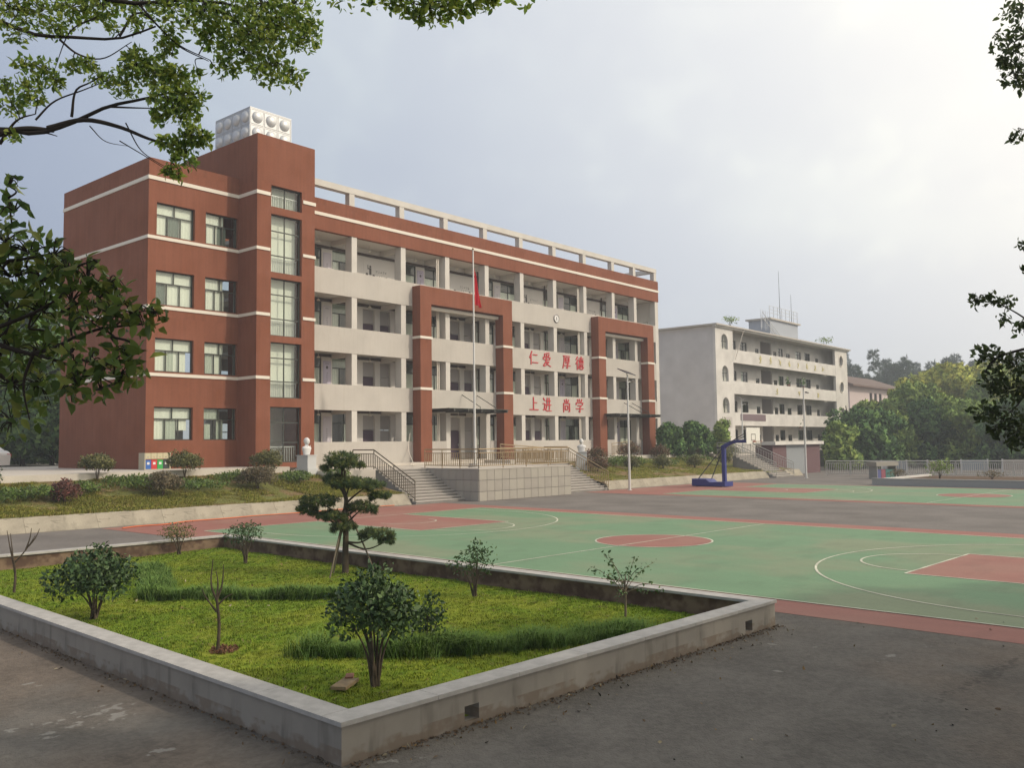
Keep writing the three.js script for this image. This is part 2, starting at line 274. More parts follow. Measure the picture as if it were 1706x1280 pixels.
function tree(name, label, group, pos, h, w, o) {                       // trunk, limbs and a crown of leaf clumps
  const t = thing(name, label, 'tree', pos, 0, group), r = rng(o.seed), tr = new MB(), ch = h * (1 - (o.clear ?? .25)), cy = h - ch / 2, blobs = [], nb = o.blobs || 18;
  for (let i = 0; i < nb; i++) { let d; do d = V(r() * 2 - 1, r() * 2 - 1, r() * 2 - 1); while (d.lengthSq() > 1); const k = .72; const s = (o.cl || .24) * (.75 + r() * .6); blobs.push([d.x * w / 2 * k, cy + d.y * ch / 2 * k, d.z * w / 2 * k, w * s * .8, ch * s * .62, w * s * .8]); }
  for (let i = 0, n0 = blobs.length; i < n0; i++) { const b = blobs[Math.floor(r() * n0)], a = r() * 6.28, e = r() * 1.7 - .4, k = .8 + r() * .45; blobs.push([b[0] + Math.cos(a) * Math.cos(e) * b[3] * k, b[1] + Math.sin(e) * b[4] * k, b[2] + Math.sin(a) * Math.cos(e) * b[5] * k, b[3] * (.25 + .2 * r()), b[4] * (.25 + .2 * r()), b[5] * (.25 + .2 * r())]); }
  if ((o.clear ?? .25) < .1) for (let i = 0; i < 7; i++) { const a = i * .9 + r() * .4, k = i ? .34 * w : 0; blobs.push([Math.cos(a) * k, h * .17, Math.sin(a) * k, w * .17, h * .17, w * .17]); }
  tr.tube([V(0, -.3, 0), V(.03 * w * (r() - .5), cy * .5, 0), V(.08 * w * (r() - .5), cy, .05 * w), V(0, h * .86, 0)], h * .026, h * .006, 8);
  for (let i = 0; i < Math.min(nb, 9); i++) { const b = blobs[i]; tr.tube([V(0, cy * (.45 + .4 * r()), 0), V(b[0] * .5, b[1] * .72 + cy * .2, b[2] * .5), V(b[0], b[1], b[2])], h * .010, h * .003, 5); }
  tr.build('trunk', M.bark, t);
  scatter('crown', o.geo || LG.clump, o.mat || M.leafFar, t, blobLeaves(blobs, o.n, r, o.shell ?? .45).map(([p, d]) => [p, o.leaf, d.clone().add(V(0, .3, 0))]), o.seed + 1, o.pal, true);
  return t;
}

// ------------------------------------------------------------------ ground, playground, courts
{
  const g = new THREE.PlaneGeometry(1800, 1800, 1, 1).rotateX(-Math.PI / 2).translate(100, 0, -100);
  struct('ground', mesh('ground', uvm(g), M.asphaltFar));
  // the worn asphalt beside the planter: oil-dark patches, a long crack, rubbed-off white paint
  const x0 = -8, z0 = -19, S = 38, blots = [];
  const crack = [[10.2, -3.45], [11.1, -3.3], [12.0, -3.07], [12.8, -3.05], [13.5, -2.9], [14.4, -2.9], [15.6, -2.6]];
  const segd = (x, z, a, b) => { const dx = b[0] - a[0], dz = b[1] - a[1], t = clamp(((x - a[0]) * dx + (z - a[1]) * dz) / (dx * dx + dz * dz)); return Math.hypot(x - a[0] - dx * t, z - a[1] - dz * t); };
  const flecks = [[4.9, -10.65, .42, .10], [4.5, -10.25, .30, .09], [5.0, -12.6, .16, .07], [5.0, -10.3, .2, .06], [4.1, -10.8, .16, .06], [4.8, -8.75, .16, .05], [6.25, -6.65, .22, .05], [6.0, -6.75, .12, .04], [12.9, -5.95, .12, .04], [13.1, -4.3, .25, .03], [14.3, -4.15, .14, .06], [13.2, -5.4, .05, .03], [11.5, -5.2, .05, .03]];
  const t = texture(2048, 2048, S, (u, v) => {
    const x = x0 + u * S, z = z0 + v * S;
    const big = fbm(u * 9 + 3, v * 9, 5), mid = fbm(u * 52, v * 52 + 9, 4), gr = vnoise(u * 1200, v * 1200) - .5, gr2 = vnoise(u * 520 + 5, v * 520) - .5;
    let c = mixc([.150, .122, .098], [.124, .115, .103], smooth(.38, .62, big));
    c = mul(c, 1 + (mid - .5) * .55 + gr * .30 + gr2 * .22);
    let dk = 0; const wob = (fbm(u * 34, v * 34, 4) - .5) * 1.6;
    for (const [bx, bz, br, k] of blots) { const d = Math.hypot(x - bx, (z - bz) * 1.25) / br + wob * .7; dk = Math.max(dk, k * smooth(1.15, .35, d)); }
    let cd = 9; for (let i = 0; i < crack.length - 1; i++) cd = Math.min(cd, segd(x, z, crack[i], crack[i + 1])); cd += wob * .30;
    if (cd < .16 && fbm(u * 700, v * 700 + 12, 3) > .42 + cd * 1.6) dk = .35;
    c = mul(c, 1 - dk);
    for (const [fx, fz, fl, fw] of flecks) { const d = Math.hypot((x - fx) / fl, (z - fz) / (fw * 2)); if (d < 1.3 && fbm(u * 420, v * 420 + 40, 3) > .54 + d * .10) c = mixc(c, [.27, .26, .24], .7); }
    return c;
  }, false);
  const p = new THREE.PlaneGeometry(S, S).rotateX(-Math.PI / 2), uv = p.attributes.uv, ps = p.attributes.position;
  for (let i = 0; i < uv.count; i++) uv.setXY(i, ps.getX(i) / S + .5, ps.getZ(i) / S + .5);
  p.translate(x0 + S / 2, .004, z0 + S / 2);
  const bt = texture(512, 512, 1, (u, v) => { const n = vnoise(u * 128, v * 128, 128, 128) * .6 + vnoise(u * 256, v * 256, 256, 256) * .4; return [n, n, n]; }); bt.colorSpace = THREE.NoColorSpace; bt.repeat.set(S / 2, S / 2);
  struct('asphalt', mesh('asphalt', p, new THREE.MeshPhysicalMaterial({ map: t, roughness: .9, specularIntensity: .6, bumpMap: bt, bumpScale: .012 })));
}
const courtMat = (c, seed) => { // painted acrylic, rubbed and dusty in drifting patches
  const t = texture(1024, 1024, 16, (u, v) => { const a = fbm(u * 5 + seed, v * 5, 5, 5), b = fbm(u * 40, v * 12 + seed, 4, 40) - .5, g = vnoise(u * 512, v * 512) - .5; return mul(mixc(c, [c[0] * .5 + .16, c[1] * .55 + .10, c[2] * .55 + .075], smooth(.42, .70, a) * .6), (1 + b * .16 + g * .12) * (1 - .08 * smooth(.62, .74, fbm(u * 14 + 20, v * 30 + seed, 4, 14)))); });
  return new THREE.MeshStandardMaterial({ map: t, roughness: .8 });
};
M.courtGreen = courtMat([.135, .24, .135], 11); M.courtRed = courtMat([.275, .112, .090], 17); M.line = mottled([.56, .56, .46], 3, .5, 19, {}, 512);
function flat(pts, y) { const s = new THREE.Shape(pts.map(p => new THREE.Vector2(p[0], -p[1]))); return new THREE.ShapeGeometry(s, 24).rotateX(-Math.PI / 2).translate(0, y, 0); }
function stroke(pts, w, y) { const L = [], R = []; pts.forEach((p, i) => { const a = pts[Math.max(0, i - 1)], b = pts[Math.min(pts.length - 1, i + 1)], dx = b[0] - a[0], dz = b[1] - a[1], l = Math.hypot(dx, dz); L.push([p[0] - dz / l * w / 2, p[1] + dx / l * w / 2]); R.push([p[0] + dz / l * w / 2, p[1] - dx / l * w / 2]); }); return flat([...L, ...R.reverse()], y); }
const arc = (cx, cz, r, a0, a1, n = 40) => Array.from({ length: n + 1 }, (_, i) => { const a = lerp(a0, a1, i / n); return [cx + r * Math.cos(a), cz + r * Math.sin(a)]; });
function court(cx, cz, apron) {
  const HW = 7.156, HL = 15.0, BZ = 13.656 - 1.575, FT = 13.656 - 5.185, KW = 2.275, L3 = 6.163, lw = .055;
  const t = new THREE.Group(); t.name = numbered('basketball_court'); t.userData.kind = 'structure'; t.position.copy(K(cx, cz)); t.rotation.y = TURN; scene.add(t);
  const put = (n, g, m) => mesh(n, uvm(g), m, t);
  put('red_apron', flat(apron.map(([x, z]) => [x - cx, z - cz]), .008), M.courtRed);
  put('green_surface', flat([[-HW, -HL], [HW, -HL], [HW, HL], [-HW, HL]], .012), M.courtGreen);
  for (const s of [-1, 1]) put('key', flat([[-KW, s * HL], [KW, s * HL], [KW, s * FT], [-KW, s * FT]], .016), M.courtRed);
  put('centre_circle', flat(arc(0, 0, 1.8, 0, Math.PI * 2, 64), .016), M.courtRed);
  const ln = (p, w = lw) => put('line', stroke(p, w, .020), M.line);
  ln(arc(0, 0, 1.8, 0, Math.PI * 1.9999, 72)); ln([[-HW, 0], [HW, 0]]);
  ln([[-HW, -HL], [-HW, HL]]); ln([[HW, -HL], [HW, HL]]);
  for (const s of [-1, 1]) {
    ln([[-HW, s * HL], [HW, s * HL]]);
    ln([[-KW, s * FT], [KW, s * FT]]); for (const k of [-1, 1]) ln([[k * KW, s * FT], [k * KW, s * HL]]);
    ln(arc(0, s * FT, 1.8, s > 0 ? Math.PI : 0, s > 0 ? Math.PI * 2 : Math.PI));
    ln([[-L3, s * HL], ...arc(0, s * BZ, L3, s > 0 ? Math.PI : 0 + Math.PI, s > 0 ? Math.PI * 2 : 0), [L3, s * HL]]);
    ln(arc(0, s * BZ, 1.25, s > 0 ? Math.PI : Math.PI, s > 0 ? Math.PI * 2 : 0, 24));
  }
  return t;
}
court(23.362, -16.266, [[15.0, 3], [15.02, -20], [14.2, -35.6], [31.9, -35.6], [31.85, 3]]);
court(51.9, -15.4, [[43.7, 3], [43.7, -35.6], [59.6, -35.6], [59.6, 3]]);

// ------------------------------------------------------------------ pavement in front of the school, planted slope, concrete toe
{
  const b = new MB();
  // raised ground under the school, its front edge a kerb wall; the stair terrace lies a step lower
  b.span(-60, 29.2, -.6, 2.0, -120, PAVE_Z); b.span(29.2, 47.6, -.6, 1.75, -120, PAVE_Z); b.span(47.6, 300, -.6, 1.95, -120, PAVE_Z);
  struct('pavement', b.build('pavement', M.pave));
  const t = new MB();
  t.span(30.45, 47.4, -.3, 1.746, PAVE_Z - .3, -37.55 - .9); const tm = t.build('terrace', M.pave); struct('terrace', tm);
  // slope: a mesh over the bank, left and right of the stairs
  const P = [], U = [], add = (xa, xb, n, skip) => {
    const m = 12, base = P.length / 3;
    for (let i = 0; i <= n; i++) for (let j = 0; j <= m; j++) {
      const xk = lerp(xa, xb, i / n), f = K(xk, -36.3), Z = lerp(f.z, PAVE_Z + .002, j / m), X = f.x + (f.z - Z) * -TS * 0;
      const bump = j > 0 && j < m ? (fbm(X * .6 + 50, Z * .6 + 90, 3) - .5) * .16 : 0;
      P.push(X, Math.max(.46, land(X, Z) + bump), Z);
    }
    for (let i = 0; i < n; i++) for (let j = 0; j < m; j++) { const a = base + i * (m + 1) + j, c = a + m + 1; U.push(a, c, a + 1, c, c + 1, a + 1); }
  };
  add(-20, 30.28, 90); add(46.52, 74.8, 56);
  const g = new THREE.BufferGeometry(); g.setAttribute('position', new THREE.Float32BufferAttribute(P, 3)); g.setIndex(U); g.computeVertexNormals(); 
  M.slope = (() => { const t = texture(1024, 1024, 12, (u, v) => { const a = fbm(u * 10, v * 10, 5, 10), b = vnoise(u * 256, v * 256, 256, 256) - .5; return mul(mixc([.14, .15, .032], [.21, .14, .07], smooth(.46, .62, a)), 1 + b * .6); }); return new THREE.MeshStandardMaterial({ map: t, roughness: 1, side: THREE.DoubleSide }); })();
  struct('grass_slope', mesh('grass_slope', uvm(g), M.slope));
  // concrete toe wall: leaning faces in cast lengths with open joints
  const cb = (x0, x1) => { const s = new THREE.Shape([[-36.0, -.1], [-36.0, .02], [-36.34, .53], [-36.42, .56], [-36.62, .56], [-36.62, -.1]].map(p => new THREE.Vector2(p[0], p[1]))); const e = new THREE.ExtrudeGeometry(s, { depth: x1 - x0, bevelEnabled: false }); e.rotateY(-Math.PI / 2); return e.translate(x1, 0, 0); };
  // shape x is playground z after the turn: rotateY(-90) sends x -> z
  for (const [xa, xb] of [[-20, 30.1], [46.8, 68.6], [72.0, 74.7]]) {
    const o = new THREE.Group(), n = Math.round((xb - xa) / 2.6), g = uvm(new MB().add(cb(.004, (xb - xa) / n - .004)).geo());
    for (let i = 0; i < n; i++) { const m = mesh('concrete_block', g, M.concrete, o); m.position.x = lerp(xa, xb, i / n); }
    o.rotation.y = TURN; struct('concrete_toe', o);
  }
  const st = new MB(); st.span(29, 47.4, 1.76, 1.95, -44.3, -42.9); struct('doorstep', st.build('doorstep', M.pave));
}

// ------------------------------------------------------------------ planter with lawn
const PX0 = 5.2, PX1 = 13.9, PZ0 = -25.35, PZ1 = -7.28, PH = .43, LAWN = .07;
{
  const cx = (PX0 + PX1) / 2, cz = (PZ0 + PZ1) / 2, t = thing('planter', 'long low cement planter wall with granite coping around the lawn', 'planter', K(cx, cz), TURN);
  const x0 = PX0 - cx, x1 = PX1 - cx, z0 = PZ0 - cz, z1 = PZ1 - cz, w = .24, top = PH - .045;
  const front = new MB(), holes = [[x0 + 1.62, x0 + 1.84, .05, .22], [x1 - .98, x1 - .76, .05, .22]];
  front.panel(x0, x1, -.1, top, z1, w, holes).build('wall', M.planter, t);
  const lf = new MB().span(x0, x0 + w, -.1, top, z0 + w, z1 - w); lf.build('wall', M.planter, t);
  new MB().span(x1 - w, x1, -.1, top, z0 + w, z1 - w).build('wall', M.planterIn, t);
  new MB().span(x0, x1, -.1, top, z0, z0 + w).build('wall', M.planterIn, t);
  // coping slabs, laid end to end with hairline joints
  const slab = (xa, xb, za, zb) => { const g = new THREE.BoxGeometry(xb - xa - .006, .045, zb - za - .006); mesh('coping_slab', uvm(g.translate((xa + xb) / 2, top + .0225, (za + zb) / 2)), M.granite, t); };
  const o = .03, c = .33;
  for (let i = 0; i < 7; i++) for (const zz of [z0 - o, z1 + o - c]) slab(lerp(x0 - o, x1 + o, i / 7), lerp(x0 - o, x1 + o, (i + 1) / 7), zz, zz + c);
  for (let i = 0; i < 14; i++) for (const xx of [x0 - o, x1 + o - c]) slab(xx, xx + c, lerp(z0 - o + c, z1 + o - c, i / 14), lerp(z0 - o + c, z1 + o - c, (i + 1) / 14));
  // lawn bed
  M.lawnBed = (() => { const t = texture(1024, 1024, 5, (u, v) => { const a = fbm(u * 5, v * 5, 5, 5), c = fbm(u * 40, v * 40, 3, 40) - .5, g = vnoise(u * 512, v * 512, 256, 256) - .5; return mul(mixc([.145, .215, .026], [.215, .245, .034], smooth(.4, .65, a)), 1 + c * .7 + g * .6); }); return new THREE.MeshPhysicalMaterial({ map: t, roughness: 1, specularIntensity: .1 }); })();
  const g = new THREE.PlaneGeometry(x1 - x0 - .3, z1 - z0 - .3, 24, 48).rotateX(-Math.PI / 2), p = g.attributes.position;
  for (let i = 0; i < p.count; i++) p.setY(i, LAWN - .02 + (fbm(p.getX(i) * .7 + 60, p.getZ(i) * .7 + 60, 3) - .5) * .09);
  g.computeVertexNormals(); g.translate(cx, 0, cz); const lw = mesh('lawn', uvm(g), M.lawnBed); lw.rotation.y = TURN; struct('lawn', lw);
}
const lawnY = (xk, zk) => { const cx = (PX0 + PX1) / 2, cz = (PZ0 + PZ1) / 2; return LAWN - .02 + (fbm((xk - cx) * .7 + 60, (zk - cz) * .7 + 60, 3) - .5) * .09; };
function tuftGeo(n, len, wid, spread, seed) { const r = rng(seed), P = []; for (let i = 0; i < n; i++) { const a = r() * 6.28, x = (r() - .5) * spread, z = (r() - .5) * spread, l = len * (.6 + r() * .6), dx = Math.cos(a), dz = Math.sin(a), k = .45 + r() * .75; const wx = -dz * wid / 2, wz = dx * wid / 2, mx = x + dx * l * k * .4, mz = z + dz * l * k * .4, my = l * .62, tx = x + dx * l * k, tz = z + dz * l * k, ty = l * (1 - k * .35); P.push(x - wx, 0, z - wz, x + wx, 0, z + wz, mx + wx * .8, my, mz + wz * .8, x - wx, 0, z - wz, mx + wx * .8, my, mz + wz * .8, mx - wx * .8, my, mz - wz * .8, mx - wx * .8, my, mz - wz * .8, mx + wx * .8, my, mz + wz * .8, tx, ty, tz); } const g = new THREE.BufferGeometry(); g.setAttribute('position', new THREE.Float32BufferAttribute(P, 3)); g.computeVertexNormals();
  const p = g.attributes.position.array, nn = g.attributes.normal.array;
  for (let b = 0; b < p.length; b += 9) { if (nn[b + 1] < 0) for (let k = 0; k < 3; k++) { const t = p[b + 3 + k]; p[b + 3 + k] = p[b + 6 + k]; p[b + 6 + k] = t; nn[b + k] *= -1; nn[b + 3 + k] *= -1; nn[b + 6 + k] *= -1; } for (let k = 0; k < 9; k += 3) { const v = V(nn[b + k] * .5, nn[b + k + 1] * .5 + 1.0, nn[b + k + 2] * .5).normalize(); nn[b + k] = v.x; nn[b + k + 1] = v.y; nn[b + k + 2] = v.z; } }
  return g; }
const HEDGES = [[[8.25, -18.0], [9.4, -16.55], [10.5, -15.35], [11.5, -14.4]], [[8.35, -18.1], [9.35, -20.3], [10.1, -22.3]], [[7.45, -11.35], [8.55, -10.2], [9.65, -9.25], [10.8, -8.75], [11.7, -8.4]]];
const SPOTS = { big: [7.08, -9.2], s1: [6.5, -16.53], sap1: [6.5, -20.75], sap2: [6.73, -12.55], pine: [12.75, -17.7], b3: [12.0, -24.6], b4: [12.2, -21.3], b5: [12.48, -13.0], b6: [12.75, -9.5], small: [8.84, -10.19] };
{
  const r = rng(5), list = [], N = 62000, m = new THREE.InstancedMesh(tuftGeo(7, .042, .0065, .10, 8), M.grass, N), mt = new THREE.Matrix4(), q = new THREE.Quaternion(), c = new THREE.Color();
  for (let i = 0; i < N; i++) {
    let xk = lerp(PX0 + .27, PX1 - .27, r()), zk = lerp(PZ0 + .27, PZ1 - .27, r()), p = K(xk, zk, lawnY(xk, zk)), pat = fbm(xk * .8 + 10, zk * .8 + 10, 4), cl = fbm(xk * 4 + 3, zk * 4, 3);
    let s = (.45 + r() * .7) * (.5 + 1.1 * cl);
    if (Math.hypot(xk - SPOTS.sap2[0], zk - SPOTS.sap2[1]) < .2 + .1 * r() || Math.hypot(xk - SPOTS.s1[0] - .5, zk - SPOTS.s1[1] + .2) < .2 * r() + .1) s *= .2;
    q.setFromAxisAngle(V(0, 1, 0), r() * 6.28); m.setMatrixAt(i, mt.compose(p, q, V(s * 1.15, s, s * 1.15)));
    const a = PAL.grass[Math.floor(r() * 4)], y = smooth(.42, .62, pat), j = .75 + r() * .5, dry = r() < .03 ? 1 : 0;
    m.setColorAt(i, c.setRGB(...mul(dry ? [.26, .21, .10] : mixc(a, [.28, .31, .04], y * .6), j)));
  }
  m.castShadow = m.receiveShadow = true; m.name = numbered('grass'); scene.add(m); tag(m, 'short bright green grass of the lawn inside the planter', 'grass', null, 'stuff');
  // strips of taller border grass
  const labels = ['dark border grass strip crossing the lawn behind the bare sapling', 'dark border grass strip running back towards the far planter wall', 'dark border grass strip behind the big round shrub'];
  HEDGES.forEach((pl, k) => {
    const n = 2300, h = new THREE.InstancedMesh(tuftGeo(9, .34, .011, .12, 12 + k), M.grass, n), cv = new THREE.CatmullRomCurve3(pl.map(p => V(p[0], 0, p[1])));
    for (let i = 0; i < n; i++) { const u = cv.getPoint(r()), xk = u.x + (r() + r() - 1) * .36, zk = u.z + (r() + r() - 1) * .36, s = (.55 + r() * .45) * (.6 + .7 * fbm(xk * 2.2, zk * 2.2, 2)); q.setFromAxisAngle(V(0, 1, 0), r() * 6.28); h.setMatrixAt(i, mt.compose(K(xk, zk, LAWN - .03), q, V(s, s * (k === 2 ? 1.12 : .9), s))); h.setColorAt(i, c.setRGB(...mul(PAL.lily[Math.floor(r() * 3)], .7 + r() * .5))); }
    h.castShadow = h.receiveShadow = true; h.name = numbered('border_grass'); scene.add(h); tag(h, labels[k], 'border grass', null, 'stuff');
  });
  // grass on the slope, patchy
  const N2 = 42000, g2 = new THREE.InstancedMesh(tuftGeo(7, .14, .014, .16, 31), M.grass, N2);
  for (let i = 0; i < N2; i++) {
    let xk = r() < .68 ? lerp(8, 30, r()) : lerp(46.9, 68.5, r()), f = K(xk, -36.45), Z = lerp(f.z, PAVE_Z + .1, Math.pow(r(), .9)), y = land(f.x, Z) + (fbm(f.x * .6 + 50, Z * .6 + 90, 3) - .5) * .16;
    const bare = smooth(.5, .64, fbm(f.x * .8, Z * .8, 4)), s = (.5 + r() * .8) * (1 - .6 * bare);
    q.setFromAxisAngle(V(0, 1, 0), r() * 6.28); g2.setMatrixAt(i, mt.compose(V(f.x, y - .02, Z), q, V(s, s, s)));
    g2.setColorAt(i, c.setRGB(...mul(mixc(PAL.slope[Math.floor(r() * 4)], [.20, .15, .06], bare * .7), .75 + r() * .5)));
  }
  g2.castShadow = g2.receiveShadow = true; g2.name = numbered('grass'); scene.add(g2); tag(g2, 'rough patchy grass on the bank below the school', 'grass', null, 'stuff');
}
// plants of the lawn
{
  const lab = (k, y = 0) => K(SPOTS[k][0], SPOTS[k][1], lawnY(...SPOTS[k]) + y);
  shrub('shrub', 'large dark glossy shrub nearest the corner of the planter', 'shrubs on the lawn', lab('big'), 1.32, 1.5, { seed: 101, n: 2600, leaf: .075, geo: LG.leaf, pal: PAL.camellia, mat: M.leafGloss, blobs: 12, stems: 11, clear: .30, shell: .45 });
  shrub('shrub', 'small low leafy shrub right beside the largest shrub', 'shrubs on the lawn', lab('small'), .55, .78, { seed: 103, n: 380, leaf: .07, pal: PAL.camellia, blobs: 5, stems: 4, clear: .2 });
  shrub('shrub', 'round dense dark shrub near the left planter wall', 'shrubs on the lawn', lab('s1'), 1.66, 1.22, { seed: 105, n: 2700, leaf: .085, pal: PAL.camellia, mat: M.leafGloss, blobs: 13, stems: 10, clear: .22, shell: .45 });
  shrub('shrub', 'thin olive shrub in the far corner of the planter', 'shrubs on the lawn', lab('b3'), 1.25, .95, { seed: 107, n: 620, leaf: .06, pal: PAL.olive, blobs: 8, stems: 8, clear: .3 });
  shrub('shrub', 'twiggy green shrub by the planter wall left of the pine', 'shrubs on the lawn', lab('b4'), 1.3, 1.1, { seed: 109, n: 800, leaf: .06, pal: PAL.camellia, blobs: 8, stems: 9, clear: .36 });
  shrub('shrub', 'sparse upright shrub by the planter wall right of the pine', 'shrubs on the lawn', lab('b5'), 1.2, 1.1, { seed: 111, n: 480, leaf: .065, pal: PAL.camellia, blobs: 8, stems: 12, clear: .25 });
  const t = thing('young_tree', 'slim young tree with few leaves near the right planter corner', 'young tree', lab('b6')), tb = new MB(), r = rng(9), ends = [];
  tb.tube([V(0, -.05, 0), V(.01, .4, 0), V(-.01, .62, 0)], .026, .018, 6);
  for (let i = 0; i < 13; i++) { const a = i * 2.4, s = .25 + r() * .42, y = .36 + r() * .75, e = V(Math.cos(a) * s, y, Math.sin(a) * s), b = V(0, .34 + .25 * r(), 0); tb.tube([b, b.clone().lerp(e, .5).add(V(0, .07, 0)), e], .010, .003, 4); for (let j = 0; j < 15; j++) ends.push([b.clone().lerp(e, .45 + r() * .6).add(V((r() - .5) * .1, (r() - .5) * .1, (r() - .5) * .1)), .065, V(0, .2, 0)]); }
  tb.build('trunk', M.barkPale, t); scatter('crown', LG.leaf, M.leafGloss, t, ends, 77, PAL.camellia);
  // two bare saplings
  const sap = (k, h, forks, label, rad) => { const s = thing('bare_sapling', label, 'sapling', lab(k), 0, 'leafless saplings'), m = new MB(); m.tube([V(0, -.05, 0), V(.02, h * .3, .01), V(-.015, h * .58, 0)], rad, rad * .75, 7); m.build('trunk', M.bark, s); for (const p of forks) new MB().tube(p.map(q => V(q[0], q[1], q[0] * .9 + (q[2] || 0))), rad * .62, rad * .2, 6).build('branch', M.bark, s); };
  sap('sap2', 1.36, [[[-.01, .77], [-.07, 1.0], [-.055, 1.38]], [[-.01, .77], [.045, 1.0], [.06, 1.3]], [[-.01, .8], [.0, 1.05], [-.02, 1.2]], [[-.01, .6], [-.14, .85], [-.17, .95]], [[.0, .7], [.1, .82], [.16, .86]]], 'bare sapling standing alone in the middle of the lawn', .027);
  sap('sap1', 1.2, [[[-.012, .62], [-.06, .9], [-.12, 1.32]], [[-.012, .62], [-.04, .95], [-.07, 1.26]], [[-.012, .62], [.16, .9], [.3, 1.2]], [[.16, .9], [.22, 1.15], [.24, 1.36]], [[.2, .98], [.3, 1.15], [.36, 1.34]]], 'bare forked sapling at the far left of the lawn', .03);
  // cloud-pruned pine with props
  const pn = thing('cloud_pine', 'cloud pruned pine with flat needle pads propped by poles', 'pine tree', lab('pine')), pt = new MB(), C = (dx, y, dz = 0) => V(.647 * dx - .76 * dz, y, .762 * dx + .65 * dz);
  pt.tube([C(0, -.05), C(0, .5), C(.01, 1.0), C(-.01, 1.5)], .085, .06, 9); pt.tube([C(-.01, 1.45), C(.02, 1.75), C(-.07, 2.1), C(-.08, 2.7)], .06, .02, 7);
  const pads = [[-.10, 2.74, .0, .40, .15], [-.02, 2.60, .1, .44, .10], [.12, 2.16, .1, .60, .12], [.52, 2.10, -.1, .44, .09], [-.26, 2.24, -.1, .30, .09], [-.62, 1.74, .1, .46, .13], [-.92, 1.54, 0, .30, .09], [-.28, 1.40, .25, .40, .11], [.42, 1.58, .05, .36, .14], [.80, 1.84, -.15, .28, .07], [.72, .96, .1, .40, .10], [1.0, .80, .1, .18, .06], [-.02, 1.16, .3, .28, .10]];
  for (const [dx, y, dz, rx] of pads) pt.tube([C(0, Math.max(.75, y - .35 - .2 * Math.abs(dx))), C(dx * .5, y - .22, dz * .5), C(dx, y - .04, dz)], .03, .009, 6);
  pt.build('trunk', M.bark, pn);
  for (const p of [...pads]) for (let i = 0; i < 2; i++) { const a = i * 2.9 + p[0] * 9, k = .8 + .25 * Math.sin(i * 5 + p[1]); pads.push([p[0] + Math.cos(a) * p[3] * k, p[1] - .03 - .05 * (i % 2), p[2] + Math.sin(a) * p[3] * k, p[3] * .2, p[4] * .5]); }
  const rr = rng(33), nl = []; pads.forEach(([dx, y, dz, rx, ry]) => { const c = C(dx, y, dz); for (const [p, d] of blobLeaves([[c.x, c.y, c.z, rx, ry, rx]], Math.round(680 * rx), rr, .2)) nl.push([p, .075, d.clone().add(V(0, .5, 0))]); });
  scatter('needles', LG.sprigN, M.leaf, pn, nl, 35, PAL.needle, true);
  [[[-.28, .0, .05], [-.02, 1.35, 0]], [[-.22, .0, .75], [.0, 1.5, .05]], [[.72, .0, .1], [.5, .55, .05], [.05, 1.5, 0]]].forEach(p => new MB().tube(p.map(q => C(q[0], q[1], q[2])).concat(p.length < 3 ? [] : []), .02, .02, 6).build('prop_pole', M.barkPale, pn));
  // slab and brick at the foot of the big shrub
  const sl = tag(mesh(numbered('stone_slab'), new THREE.BoxGeometry(.44, .04, .2).rotateY(.5).translate(0, .02, 0), std([.26, .19, .11], .9), scene), 'tan stone slab lying in the grass under the big shrub', 'slab'); sl.position.copy(K(6.78, -9.42, LAWN + .015));
  const br = tag(mesh(numbered('loose_brick'), new THREE.BoxGeometry(.2, .05, .1).rotateY(.8).translate(0, .03, 0), std([.24, .11, .07], .9), scene), 'reddish brick lying behind the tan slab at the shrub foot', 'brick'); br.position.copy(K(6.98, -9.6, LAWN + .02));
  const sp = scatter('earth_clods', LG.clump, std([1, 1, 1], 1, { side: THREE.DoubleSide }), null, Array.from({ length: 60 }, () => { const a = r() * 6.28, d = Math.sqrt(r()) * .22; return [lab('sap2', .02).add(V(.1 + Math.cos(a) * d, r() * .03, Math.sin(a) * d)), .05, V(0, .2, 0)]; }), 5, [[.15, .07, .04], [.20, .11, .06]]);
  sp.name = numbered('earth_patch'); scene.add(sp); tag(sp, 'crumbly brown earth around the foot of the bare middle sapling', 'earth', null, 'stuff');
  // fallen leaves along the foot of the planter and on the asphalt
  const lv = []; for (let i = 0; i < 260; i++) { const s = r(); const p = s < .6 ? K(lerp(PX0, PX1, r()), PZ1 + .03 + Math.pow(r(), 3) * .6, .02) : s < .75 ? K(PX0 - .03 - Math.pow(r(), 3) * .5, lerp(-20, PZ1, r()), .02) : K(lerp(-1, 19, r()), lerp(-6.5, -2, r()), .018); lv.push([p, .055, V(r() - .5, .12, r() - .5)]); }
  const ds = []; for (let i = 0; i < 800; i++) { const f = r() < .6, d = Math.pow(r(), 2.2) * .16; ds.push([f ? K(lerp(PX0, PX1 + .1, r()), PZ1 + .01 + d * (.5 + fbm(i, i * .3, 2)), .006) : K(PX0 - .01 - d, lerp(-22, PZ1, r()), .006), .022, V(0, .4, 0)]); }
  const dm = scatter('earth_crumbs', LG.clump, std([1, 1, 1], 1, { side: THREE.DoubleSide }), null, ds, 16, [[.15, .10, .065], [.19, .13, .08], [.12, .09, .065]]); dm.name = numbered('earth_crumbs'); scene.add(dm); tag(dm, 'brown earth crumbs washed along the foot of the planter wall', 'earth', null, 'stuff');
  for (let i = 0; i < 70; i++) { const xk = lerp(PX0 + .5, PX1 - .5, r()), zk = lerp(PZ0 + .5, PZ1 - .5, r()); lv.push([K(xk, zk, lawnY(xk, zk) + .045), .06, V(r() - .5, .3, r() - .5)]); }
